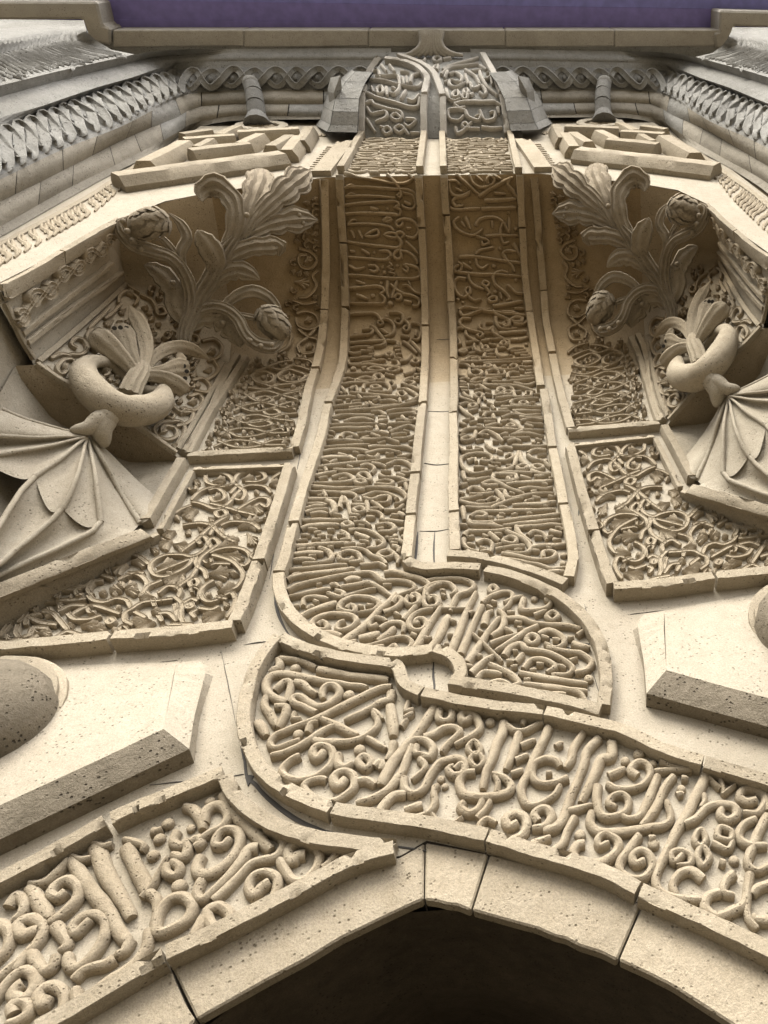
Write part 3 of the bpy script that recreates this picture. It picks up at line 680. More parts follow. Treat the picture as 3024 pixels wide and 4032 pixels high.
block(BR, 1800, 2750, 1.355, '''
d: 178 140 28 | w110: 250 140 240 200 210 260 190 330 160 400 150 440 140 500 | w90: 260 160 310 190 370 190 430 160 460 150 | w80: 360 130 350 160 | w105: 330 200 310 270 285 340 260 400
| 490 170 450 260 410 340 380 420 350 470 345 530 380 590 450 580 520 530 550 480 | 590 440 520 470 440 470 400 430 410 370 470 340 530 350 550 380 | w90: 340 270 420 240 | w90: 310 350 380 320 | w90: 290 420 355 400
| 670 200 620 280 610 340 580 390 | w115: 755 225 690 300 680 360 640 460 610 530 580 620 560 670 520 710 460 720 | w120: 830 250 820 330 770 340 740 410 700 490 660 570 | w90: 810 245 840 290 | w90: 590 620 660 600 720 585 | w105: 810 430 895 395
| d: 898 345 26 970 310 32 1045 358 22 655 740 32 1195 495 26 1048 790 32 | 960 430 925 400 960 360 1010 370 1030 420 1000 470 930 500 850 500 800 470 | w85: 1050 410 1150 400 1250 400 | w75: 1080 350 1150 380 1230 400
| 750 480 745 560 770 640 830 650 900 620 915 560 880 530 830 540 810 580 850 600 | 1070 430 1050 480 1020 560 980 640 920 660 870 640 | w105: 1155 430 1110 490 1070 580 1020 660 980 700 | 720 620 710 680 760 730 880 730 1010 710 1110 690 1140 650 1120 560
| w110: 1330 400 1300 480 1260 560 1220 640 1160 740 1110 850 1070 930 1060 1000 1100 1060 1190 1085 1300 1090 | w65 r: 1400 440 1420 520 | w65 r: 1340 440 1400 500 | w65 r: 1480 480 1410 530 | w75: 1310 530 1320 565 1300 600
| 1210 690 1270 660 1330 600 1400 580 1470 590 1490 640 1440 670 1400 640 1410 600 | 1590 560 1540 570 1500 540 1530 500 1600 510 1640 560 1600 630 1520 630 | 1610 490 1640 540 1650 620 | w80 c: 1300 720 1330 770 1300 810 1265 770
| w80 c: 1310 810 1345 860 1310 910 1280 860 | w80 c: 1400 710 1460 730 1455 780 1390 760 | w80: 1360 790 1440 830 1470 780 | w80: 1200 850 1160 890 1140 850 1180 830 1240 850 1240 900 1170 910 | d: 1475 875 30
| 1590 660 1520 700 1500 760 1560 800 1650 800 | 1650 640 1610 720 1570 820 1550 900 1600 940 1680 900 | 1310 980 1250 935 1190 950 1150 1010 1170 1070 | 1470 950 1430 990 1420 1050 1480 1070 | 1400 1050 1340 1070 1320 1130 1380 1180 1470 1150 1530 1110 1560 950
| w90: 1560 950 1545 1060 1550 1180 1600 1250 | 1680 1200 1600 1200 1575 1170 | 1680 1000 1600 1030 1570 1060 | w80 c: 60 285 95 245 130 290 100 325 | w80 c: 70 345 110 310 145 350 110 390 | w80: -10 400 30 370 45 420 0 440
| 100 410 40 420 15 470 50 535 170 540 270 520 290 480 250 440 190 420 | w75: 215 520 220 460 200 430 | 40 570 20 600 70 630 120 600 140 550 | w90: 110 660 160 600 180 560 | 320 680 280 700 260 660 310 630 365 660 360 730 300 770 220 770 140 750 120 700 160 660 210 680
| 430 675 410 640 440 610 480 610 505 650 470 700 400 710 | w100: 400 800 500 760 | 630 650 590 720 560 800 480 850 | 680 790 640 800 620 850 660 890 750 900 830 860 860 810 850 770 790 740 750 770 760 810 810 790
| 970 750 910 830 870 890 870 940 930 980 1000 970 1040 910 1020 850 970 830 930 860 950 900 1000 880
''', .0345, dep=.036)
# knot beside the keyhole
block(LV, 1050, 2200, 2.37, '''
215 135 400 115 600 100 760 90 | 880 90 980 80 1060 75 1120 110 | w115: 200 225 280 190 500 160 700 140 830 125 | w80: 250 185 300 170 340 180 | 200 330 300 280 500 230 700 190 850 165 980 160 1050 210 1110 240 1250 235 1340 250 1390 290 1350 330 1260 360 1235 375
| w110: 1100 160 1200 150 1330 185 1440 215 1520 270 1450 320 1390 340 | 210 390 300 370 430 340 560 315 600 320 | 600 280 650 270 680 300 | 640 330 720 350 700 390 620 370 570 350 | 700 300 850 270 960 255 1060 300 1130 350 1170 380
| w130: 740 240 800 212 880 220 | w80: 730 390 850 350 960 320 1030 310 | w90: 1090 280 1170 275 | 350 470 350 410 420 385 500 390 580 410 | w130: 320 570 420 520 560 470 660 440 | w80: 380 500 420 470 450 480
| 750 495 790 460 835 490 810 530 730 520 680 490 710 430 800 390 920 385 1010 410 1060 450 1010 510 930 530 860 540 | 490 650 530 620 575 650 560 690 480 690 430 640 480 580 600 545 720 550 810 570 850 610 800 670 720 700 660 690 680 640 740 610
| w120: 515 730 600 720 705 750 | w135: 720 800 800 740 900 670 980 590 1050 510 1100 470 1160 420 1210 350 | w120: 1100 530 1180 500 1240 460 1270 410 1220 390 1180 440 | 1040 640 980 670 960 640 1000 590 1080 590 1120 610 | 1060 680 1130 640 1220 620 1290 650 1270 720
| w150: 870 770 1060 730 | w120: 1040 800 1120 740 1200 670 | 850 800 790 810 790 840 870 855 980 840 1080 810 1200 770 1300 770 1360 810 1330 870 1280 890 | 960 880 1100 845 | 1120 890 1200 840 1220 880
| 1380 400 1350 380 1390 360 1430 390 1420 440 1350 460 1300 430 1320 370 | 1540 410 1510 390 1570 385 1610 420 1590 470 1510 480 1470 430 1490 350 1560 290 1640 265 | w110: 1280 600 1340 530 1400 460
| 1430 625 1390 640 1400 600 1460 590 1500 630 1460 690 1380 700 1330 640 1360 570 1440 520 1560 500 | w125: 1370 890 1430 800 1480 700 1560 580 1640 470 | w145: 1520 870 1590 780 1659 640 1700 560
''', .0295, dep=.034)
block(LV, 1650, 2250, 1.19, '''
w105: 40 60 100 50 200 50 260 75 230 110 180 130 150 200 | w110: 30 130 40 90 90 70 150 75 175 110 150 125 | w125: 150 390 190 290 230 190 270 110 | w125: 195 400 230 320 270 230 300 170 | w120: 230 440 270 380 330 290 380 230 | w70: 110 190 200 190 230 190 | w70: 250 310 320 370 390 440
| w125: 245 490 300 440 350 410 | w120: 305 265 320 215 350 200 | w110: 340 320 390 280 400 220 370 195 | c: 330 95 350 80 370 100 345 115 | 300 160 340 130 400 110 440 120 420 170 395 200 | 400 160 450 140 490 130 | w110: 490 140 480 190 530 200 590 190 620 160 590 145
| d: 540 138 18 795 515 24 | 540 220 600 200 | c: 600 225 630 205 655 225 625 245 | w115: 410 235 480 235 530 255 600 265 700 270 760 285 | w110: 740 315 780 290 | w110: 560 270 510 290 450 330 360 390 | c: 505 330 530 310 560 330 530 355 | w105: 560 310 610 290 670 320 680 350 640 375 590 350
| 335 355 400 330 470 310 | w110: 400 410 430 370 480 355 510 380 600 395 680 430 720 470 690 500 620 500 | w105: 455 440 490 400 | w110: 490 470 530 430 590 430 640 460 600 490 | w110: 600 370 680 390 760 400 810 440 780 480 730 490 | w120: 720 350 800 375
| w115: 470 490 600 515 700 530 790 545 | w110: 490 545 600 555 720 570 790 578 | w110: 600 590 650 590 690 590 | 720 570 760 590 790 640 | w105: 330 450 400 480 440 500 470 540 430 555 | 270 520 300 490 350 490 390 500 | 330 540 380 530 430 550 | 270 530 330 540
''', .0295, dep=.034)
# vertical band above the knot
block(LV, 1100, 1760, 1.587, '''
280 20 400 10 570 5 | w115: 270 50 350 35 500 35 560 45 | 560 20 610 15 700 20 800 20 850 50 800 75 740 75 | 540 60 620 40 700 40 760 55 | 550 75 600 85 620 60 | w130: 250 95 320 80 440 85 | w130: 440 78 475 96 | 490 80 540 75 | 370 60 430 75 | 240 145 400 125 560 110 700 95 800 95
| 510 140 560 130 600 150 580 180 | 580 120 640 130 670 145 | 670 130 740 105 800 115 840 150 820 180 760 175 | d: 453 145 14 732 145 15 755 268 16 707 440 17 770 525 20 725 565 18 775 565 16 350 680 16 | w115: 225 200 290 185 360 175 | 290 150 300 170 | 330 210 400 190 450 200 470 225 400 240 300 245 215 245
| 340 160 450 165 560 165 | c: 495 195 530 180 565 195 570 230 520 215 | c: 480 235 520 225 545 240 510 250 | 640 170 700 170 | 630 190 660 205 740 210 800 235 740 245 | 610 240 660 225 710 235 690 255 600 250 | 740 185 790 200 | 200 265 350 275 500 275 540 275 | 190 300 280 300 400 305 480 290 540 280
| 540 275 640 270 740 280 800 330 760 370 720 375 | 790 245 805 290 | w110: 180 345 300 345 380 345 | 280 295 300 330 | w120: 300 350 340 370 350 420 320 440 | 380 400 400 330 430 370 450 440 | 390 370 430 370 | 390 310 450 310 490 330 460 355 | 520 330 600 305 680 310 740 340 720 350
| 530 335 580 350 640 330 690 330 680 365 600 370 | 165 375 250 375 300 385 | 160 405 230 390 290 390 | 170 425 250 410 310 410 | 200 440 260 430 310 440 | 455 380 540 385 | c: 470 410 510 395 540 415 500 430 | 450 440 510 450 | 550 360 560 430 | 580 360 630 390 650 410
| 560 420 620 430 650 450 640 470 700 480 780 490 | 660 415 740 410 780 380 | w115: 750 430 790 450 | 550 455 600 460 | 140 480 280 475 430 475 | w125: 140 530 200 510 380 505 | c: 400 500 440 490 460 510 420 520 | 470 490 530 490 570 510 | 600 510 680 500 725 520 700 545 620 550
| w85: 140 570 200 570 | 390 545 430 570 440 600 | 440 540 540 540 620 570 660 610 620 650 550 655 | w120: 480 560 570 590 | 95 610 180 600 | w120: 95 640 250 630 440 620 | 410 630 480 620 | 690 605 750 600 780 620 | w120: 90 690 180 680 280 685 | 250 650 310 670 330 710 290 740 150 750
| 95 725 180 720 230 730 | 460 710 440 730 380 720 380 690 440 670 500 690 510 730 440 740 | 390 660 480 655 550 670 580 700 640 720 670 750 | c: 620 690 680 665 720 690 660 715 | 720 690 750 720 740 750 | 710 640 750 650 740 680
''', .0285, dep=.034)
block(RV, 1750, 1760, 1.641, '''
90 10 130 45 200 40 240 30 200 20 | 270 0 300 30 330 40 | 350 30 400 20 440 30 | 440 10 560 15 670 10 | 270 100 250 95 240 110 300 110 310 80 250 60 150 70 105 100 130 160 180 190 260 185 310 170 | w115: 150 110 200 95 210 115 | 190 150 260 150 | 340 80 330 100 400 105 450 80 420 60 400 75
| w115: 480 50 450 140 | w115: 490 50 500 100 530 140 | 540 60 570 40 620 35 660 40 | 540 70 580 100 640 110 690 150 | w85 r: 600 72 660 60 | d: 655 97 18 338 132 15 112 262 18 105 300 15 290 290 20 530 360 18 220 375 18 355 460 20 455 445 20 713 610 20 770 712 24 768 765 24
| c: 470 150 510 135 540 150 500 165 | c: 570 145 610 135 640 150 600 165 | 340 160 400 165 440 145 400 135 | w115: 560 170 620 190 690 195 | 120 180 140 230 200 220 | 150 240 220 230 300 215 | 440 215 410 215 420 235 470 225 460 200 380 195 320 200 310 225 370 245 470 240
| 310 195 400 185 500 185 570 190 | 490 210 560 225 | 580 210 640 205 600 215 | w115: 400 260 550 245 700 240 | 240 260 300 240 360 255 430 290 520 320 | 250 260 280 270 350 265 | w110: 480 295 560 280 640 290 700 280 | 90 220 75 270 85 310 130 320 | 150 300 180 280 230 290 260 310 | 160 325 240 325 320 315
| 330 300 360 320 390 370 | 330 300 390 300 400 340 450 350 520 335 600 320 710 320 | 560 310 600 300 | 570 345 620 350 | 100 360 180 345 250 335 | 100 370 180 390 260 395 340 380 350 360 310 345 270 370 | 300 415 380 380 450 360 510 350 | w120: 440 400 560 390 650 385 720 375 | w115: 120 410 130 490 | 140 410 240 415 330 410
| w110: 200 445 320 435 500 430 720 425 | 170 470 210 445 270 455 250 475 200 470 | w110: 160 500 220 510 360 500 500 480 640 465 750 455 | 160 490 180 520 290 525 380 540 | 300 510 360 540 | w110: 380 530 480 515 600 500 760 490 | w110: 460 540 600 530 700 520 770 530 | w110: 470 530 480 570 560 640
| w110: 130 590 160 565 300 565 440 550 | w110: 290 575 360 625 | 400 560 440 580 520 620 560 670 540 700 490 710 390 700 | c: 380 630 420 600 465 615 450 645 | 540 590 580 565 640 580 660 620 | w120: 680 560 760 580 | 130 610 120 640 160 680 220 700 | 210 640 260 620 310 640 300 700 | 230 670 270 680
| 330 680 430 665 520 660 | w120: 560 670 650 655 700 655 790 650 | w110: 370 710 450 720 540 740 620 750 700 740 720 710 690 695 640 700 640 730 | w110: 150 690 180 715 290 730 420 750 550 770 640 790 700 810 790 800 | w110: 670 830 730 825 790 830
''', .0285, dep=.034)
block(LV, 1270, 1230, 2.164, '''
245 30 330 20 440 20 480 45 500 80 520 110 490 125 470 100 500 80 | 500 75 560 75 610 120 610 190 560 220 520 225 | w110: 500 160 560 200 | d: 543 42 16 740 50 14 285 190 20 322 440 14 570 405 16 265 495 26 795 540 18 815 565 18 120 943 26 372 1020 14 575 1000 22 | 570 15 640 15 680 30 690 80 660 120 620 100 630 70 660 75
| 700 80 730 110 740 160 710 180 690 150 720 130 | 760 110 830 120 850 170 820 250 760 245 | w110: 800 170 795 215 | w120: 670 215 740 230 | 240 225 330 215 410 205 435 170 400 160 340 165 | 410 130 450 150 490 200 520 240 540 280 500 305 440 310 | w120: 240 280 350 270 500 260 560 255 640 270 640 300
| w120: 610 312 670 320 | w120: 620 350 670 340 | w120: 630 385 680 375 | w120: 620 412 680 420 | w110: 690 270 750 310 810 370 | w110: 760 270 800 310 850 370 | w110: 660 440 720 430 760 380 | c: 760 440 800 420 830 440 800 460 | 240 325 330 315 410 315 | 230 365 280 375 330 360 | 330 350 430 350
| 390 330 440 330 | 400 380 450 385 | 440 400 500 390 560 370 600 370 | c: 540 380 580 360 600 380 570 395 | 240 415 330 410 430 400 | 430 420 460 430 | 340 450 440 440 500 430 540 430 | 215 430 240 465 330 470 400 465 500 480 600 490 650 470 640 440 590 430 | 340 500 380 485 | c: 390 510 450 490 530 515 450 525
| c: 550 520 600 495 660 505 600 530 | 640 490 680 510 | 700 550 760 530 800 500 850 530 | w115: 190 550 330 545 470 540 | c: 440 570 490 550 520 580 480 600 | 170 600 220 585 270 600 | c: 300 600 370 575 450 600 370 610 | w110: 150 640 260 625 400 620 | 350 680 360 640 450 625 540 630 580 670 560 700 470 700 400 690
| c: 420 655 460 645 500 665 440 675 | c: 560 630 600 615 620 640 590 660 | 680 640 700 600 770 575 | 780 590 840 600 | c: 690 625 740 610 790 625 740 650 | 740 650 800 670 840 690 | 160 660 190 690 210 715 | 235 680 290 655 300 700 | 140 700 180 720 | w110: 240 710 400 720 540 735 650 745 | 130 745 220 740 290 745 | 310 730 340 760
| 640 680 720 680 800 720 820 740 750 780 710 780 | c: 640 710 690 700 720 730 670 745 | 350 750 480 745 490 760 430 780 | 660 760 670 790 | 110 780 180 780 | 200 770 240 765 | 250 785 330 775 | w115: 95 830 200 815 340 800 | 230 840 340 830 390 810 370 790 | 400 790 450 820 540 820 650 810 | 490 780 580 770 640 790
| 110 870 300 855 500 835 680 810 820 780 | w115: 90 920 180 900 330 900 450 905 | 420 870 500 870 540 900 | w125: 480 920 550 920 | w125: 480 950 560 945 | w125: 490 985 550 990 | 550 870 640 850 760 850 800 870 750 880 | 570 905 660 890 770 880 800 900 | w115: 190 955 280 930 370 930 440 950
| 630 940 690 940 | 680 910 720 945 790 950 790 930 740 920 | 60 985 200 980 350 975 480 975 | 550 980 680 970 760 970 | w110: 55 1020 200 1010 310 1010 430 1005 | 300 1055 400 1050 470 1030 460 990 | w130: 500 1040 570 1060 | 580 1045 660 1010 740 990 800 1010 830 1050 780 1080 700 1100 600 1105 | 590 1075 660 1060 720 1060
| 50 1040 110 1050 | 160 1090 180 1060 240 1055 310 1085 | 340 1100 400 1080 | w110: 420 1060 500 1090 | 20 1120 200 1115 350 1130 | 330 1110 450 1110 540 1100 600 1120 660 1140
''', .0275, dep=.036, step=9)
block(RV, 1770, 1230, 2.322, '''
95 10 120 45 180 40 240 10 | 400 0 440 30 500 60 550 90 | w110: 480 5 560 10 640 30 700 45 | 510 110 490 120 510 150 550 130 540 100 500 95 | 550 90 600 65 660 70 650 100 590 100 550 90 | 590 120 640 130 690 120 730 95 | 430 60 425 100 460 160 540 175 620 160
| 200 70 120 75 90 110 130 155 200 185 270 200 310 220 280 250 250 230 270 215 | 290 120 270 150 300 180 350 190 390 160 | 330 110 400 110 | w70: 320 210 400 210 | w145: 450 210 560 200 700 190 | 400 150 390 190 430 230 500 265 530 280 | 60 230 50 190 90 160 130 170 | 60 230 90 280 100 310 60 320 60 300
| 150 190 160 230 220 270 270 290 | 150 300 250 285 | 290 285 400 270 480 265 | w140: 560 270 640 265 720 250 | c: 470 310 500 285 530 305 500 325 | 230 310 230 350 280 385 360 380 420 360 | c: 300 350 330 330 360 350 330 370 | 290 310 310 350 | w90: 360 310 430 325 | 430 350 520 345 | 430 360 440 410 500 430 580 415
| 530 370 590 350 680 350 | 560 380 640 375 700 365 | d: 700 305 18 780 855 18 770 1200 22 815 1205 18 | 80 390 130 370 200 340 | c: 90 380 130 360 160 375 120 395 | 180 400 240 390 | 330 400 320 430 430 435 | 350 410 420 405 | 600 400 720 390 | 650 420 740 415 | 150 460 190 430 300 440 | 200 450 260 440 290 460
| w110: 100 475 250 470 400 465 600 450 760 435 | 310 490 480 480 660 475 | w140: 670 480 760 475 | 90 500 150 500 200 530 | 210 500 230 530 320 530 390 520 | c: 320 515 360 500 390 520 350 530 | 410 510 430 540 500 550 600 540 620 510 580 500 550 520 | 640 520 700 525 760 520 | 180 540 190 590 250 610 | 200 560 250 550 300 570 280 600 220 600
| 340 560 350 600 440 600 510 590 500 565 450 570 460 590 | 330 570 400 545 450 560 | 540 620 530 590 570 570 640 580 | 640 550 690 560 | w120: 690 590 780 580 | 560 630 680 615 790 610 | 90 640 150 625 190 640 | 200 650 250 625 350 630 480 620 | 190 660 240 670 300 660 | 320 670 340 640 440 640
| w115: 310 680 380 690 480 690 600 695 700 720 780 745 | 390 660 500 660 650 645 790 630 | w110: 590 670 700 690 800 665 | w115: 95 660 160 665 | w115: 90 690 170 690 | w115: 95 715 170 715 | w115: 110 740 180 745 | 230 700 280 690 340 730 380 740 | 180 690 230 690 | 430 730 480 710 560 710 590 740 | c: 430 745 470 720 510 740 470 760
| 590 740 600 790 680 800 750 785 750 755 700 755 700 780 | c: 500 760 550 745 580 760 540 775 | 410 790 470 770 510 780 | w115: 420 810 500 800 580 790 | 130 760 160 790 220 820 | c: 230 790 270 765 310 780 280 810 | 330 770 390 780 | 320 800 330 830 | 90 800 160 825 240 850 | 270 820 270 870 | 560 860 580 830 680 820 820 810 | c: 640 860 680 840 720 860 680 875
| 560 870 640 880 | 410 850 480 850 560 830 | w110: 470 890 640 885 840 890 | 90 880 140 860 190 860 | w110: 90 890 150 940 220 990 | c: 180 880 220 860 250 880 210 900 | 350 850 400 870 | 390 880 420 910 | 450 920 540 910 | 180 930 260 910 | 290 900 370 905 | 270 940 400 940 560 935 | w115: 580 930 650 925 840 930 | 310 980 330 950 400 940
| 400 960 420 1010 | 310 1000 440 1010 | 480 990 560 960 640 965 | 600 940 680 970 840 960 | 320 1030 430 1030 | 470 1030 560 1010 | 640 980 700 990 860 990 | 650 1020 760 1000 860 1010 | 260 1000 310 1000 | 330 1070 420 1050 480 1060 | 560 1010 600 1040 640 1070 | c: 520 1070 560 1050 600 1070 560 1080 | 690 1050 770 1070 | 700 1040 860 1050
| 100 1130 180 1090 400 1085 | w110: 330 1090 640 1100 870 1105 | 640 1070 670 1100 640 1120 560 1150 | 240 1110 230 1180 | c: 110 1190 170 1160 220 1180 160 1200 | 90 1160 150 1140 | 270 1150 300 1120 350 1110 430 1150 490 1210 | 470 1150 540 1130 | 560 1150 700 1130 860 1160 | 490 1180 600 1180 740 1170 | 530 1210 600 1190 660 1210
''', .0275, dep=.036, step=9)
# under the cove
block(LV, 1250, 500, 1.843, '''
200 352 260 362 400 385 540 410 640 410 690 380 660 352 | 380 352 420 350 450 355 | 510 352 550 390 590 440 610 490 600 520 580 500 600 480 | 195 450 240 440 400 445 560 455 650 460 710 490 720 530 | w80: 200 450 240 425 270 430 | 205 510 300 505 450 510 570 520 | w80: 210 510 250 485 275 490
| 620 480 690 500 715 560 690 600 630 590 610 570 | w110: 630 550 680 570 | 200 570 300 560 450 550 570 545 590 575 560 590 600 600 600 640 560 650 | w125: 385 595 445 605 | d: 507 595 14 415 915 14 475 1020 14 487 1060 18 580 1010 14 465 1138 14 402 1230 18 532 1290 22 | w110: 195 635 350 630 500 635 580 640
| 220 715 260 710 350 710 470 715 530 730 560 760 | w80: 225 710 260 680 290 685 | w120: 480 690 510 662 540 675 500 695 | 570 690 580 725 610 720 620 690 | 575 690 620 670 690 685 735 740 725 790 690 810 640 795 | 650 740 680 735 | 245 755 270 810 | 295 755 330 815 | c: 350 795 400 760 440 750 445 790 400 800
| c: 490 790 540 770 580 790 560 810 | 570 780 600 765 630 785 610 810 | w110: 220 835 300 850 400 865 500 875 580 885 610 860 600 820 570 800 | w90: 640 835 690 880 735 925 | 240 905 275 910 | w115: 320 895 380 930 | 450 905 510 905 535 940 500 965 | 225 950 350 960 500 970 530 960
| 600 890 610 950 580 965 555 940 570 910 600 895 | 610 905 670 920 720 970 730 1000 | 230 1010 290 1040 350 1020 | 370 1010 420 1010 440 1040 410 1055 380 1040 | w80: 520 985 540 1010 510 1025 550 1045 520 1065 570 1080 550 1100 | 620 1040 650 1060 660 1030 630 1010 680 1010 740 1040 745 1090 700 1110 600 1110
| w110: 230 1085 350 1090 500 1105 640 1112 | w110: 285 1130 350 1150 | 510 1125 505 1200 520 1250 | 540 1250 560 1190 580 1125 | 530 1150 590 1200 640 1220 | w80: 620 1160 660 1160 700 1200 750 1220 | w70 r: 660 1130 680 1170 | 235 1180 350 1170 450 1165 490 1195 460 1220 490 1250 480 1290 400 1295 235 1290
| w110: 285 1225 370 1255 | 560 1250 580 1220 610 1235 600 1265 570 1260 | 620 1220 700 1235 745 1270 730 1310 690 1310 | w115: 630 1275 690 1285
''', .029, dep=.036, mat='carve')
block(RV, 1250, 500, 1.843, '''
1000 352 1020 352 1040 380 1100 430 1150 480 1180 500 | 950 400 1000 395 1040 430 | 955 410 960 470 1000 505 1060 500 1110 470 | 980 550 1000 520 1060 510 1110 480 | 980 545 1000 580 1060 575 | w90: 1000 450 1050 475 | 1100 352 1120 400 1160 435 1210 445 1270 420 1280 380 1250 360 1230 390 1240 420
| w80: 1150 360 1200 400 | w110: 1270 355 1330 385 | w120: 1170 510 1230 470 1300 430 1370 390 1420 370 | w110: 1400 370 1380 420 1420 470 1450 520 | w80: 1280 485 1365 490 | w130: 1210 540 1320 535 1440 525 | 960 590 1000 605 1100 600 1180 595 | w130: 1190 600 1300 595 1440 590
| d: 1387 622 14 1440 742 18 1325 885 16 1107 985 14 1280 1012 18 1440 1115 16 1290 1200 16 1385 1158 16 1020 1258 16 1057 1278 12 1285 1305 18 | 1030 660 990 690 1000 730 1050 770 1120 790 1170 770 1200 740 | w90: 1040 690 1070 730 | w100: 1070 655 1110 745 | 1150 720 1170 680 1230 660 1300 665 1350 700 1390 770 1390 660
| w100: 1265 685 1270 735 | 1220 795 1330 790 1460 795 | 1350 690 1330 740 1330 800 1350 850 1390 840 | 1150 790 1190 810 1230 820 1240 850 1200 860 1190 830 | w110: 1420 850 1480 955 | 1150 930 1180 900 1230 890 1280 880 | w110: 1030 950 1130 945 1250 960 1370 980 1490 995 | 1340 930 1370 905 1440 910
| 1340 920 1370 970 1410 1010 1430 1060 | 1150 960 1160 1010 1200 1030 1240 1000 | 1030 1010 1000 1020 1000 1060 1040 1050 1050 1010 1020 985 | 1050 995 1090 1020 1120 1040 | 1020 1065 1150 1075 1300 1080 1490 1095 | 1100 1070 1100 1110 1140 1160 1210 1185 | 1270 1110 1290 1070 1340 1055 1380 1070
| 1270 1090 1290 1150 1350 1200 1400 1260 1370 1270 | 1080 1110 1020 1105 990 1150 1020 1220 1070 1240 1110 1210 1100 1170 1075 1190 1100 1240 1140 1270 1190 1260 | c: 1200 1150 1215 1125 1245 1140 1230 1165 | 1220 1170 1250 1210 1230 1230 | c: 1240 1260 1290 1240 1300 1270 1260 1280 | w80: 1325 1210 1335 1260
| 1380 1160 1410 1180 1440 1210 1500 1215 | w120: 1270 1310 1350 1300 1490 1275 | 1030 1340 1070 1320 1150 1330 1200 1335 1250 1330 | 1030 1350 1060 1385 1130 1360 1200 1340 | w110: 1200 1345 1300 1355 1520 1380 | w90: 1430 1330 1500 1330 | 1270 1340 1310 1380 1370 1400 1400 1430 1370 1450 1350 1430
| 1290 1390 1310 1440 1380 1450 | 1410 1410 1440 1390 1490 1400 1480 1430 1420 1430 | 1500 1440 1540 1410
''', .029, dep=.036, mat='carve')
# foreshortened upright face above the cove
rnd = random.Random(11)
for par, xl0, xl1, xr0, xr1 in ((LV, 1372, 1440, 1640, 1655), (RV, 1762, 1757, 2022, 1992)):
    yy = 681.0; row = 0
    while yy > 552:
        t = (684 - yy) / 136; a = xl0 + (xl1 - xl0) * t; b = xr0 + (xr1 - xr0) * t
        x = a
        while x < b - 16:
            ln = rnd.uniform(30, 110) if rnd.random() < .75 else rnd.uniform(16, 28); x2 = min(b, x + ln)
            if x2 - x > 12:
                kind = rnd.random()
                if kind < .62: pts = [(x, yy + rnd.uniform(-1.5, 1.5)), ((x + x2) / 2, yy + rnd.uniform(-2, 2)), (x2, yy + rnd.uniform(-1.5, 1.5))]
                elif kind < .85: pts = [(x, yy + 2), (x + (x2 - x) * .4, yy - 4), (x2 - 2, yy - 3), (x2, yy + 2), (x + (x2 - x) * .55, yy + 3)]
                else: pts = [(x, yy - 4), (x + (x2 - x) * .3, yy + 3), (x + (x2 - x) * .7, yy + 2), (x2, yy - 5)]
                px_stroke(par, pts, .034, 'carve', 'letter_stroke', 'round', .024, False, 9, .001)
            x = x2 + rnd.uniform(3, 7)
        yy -= 9.6 - 2.6 * t; row += 1
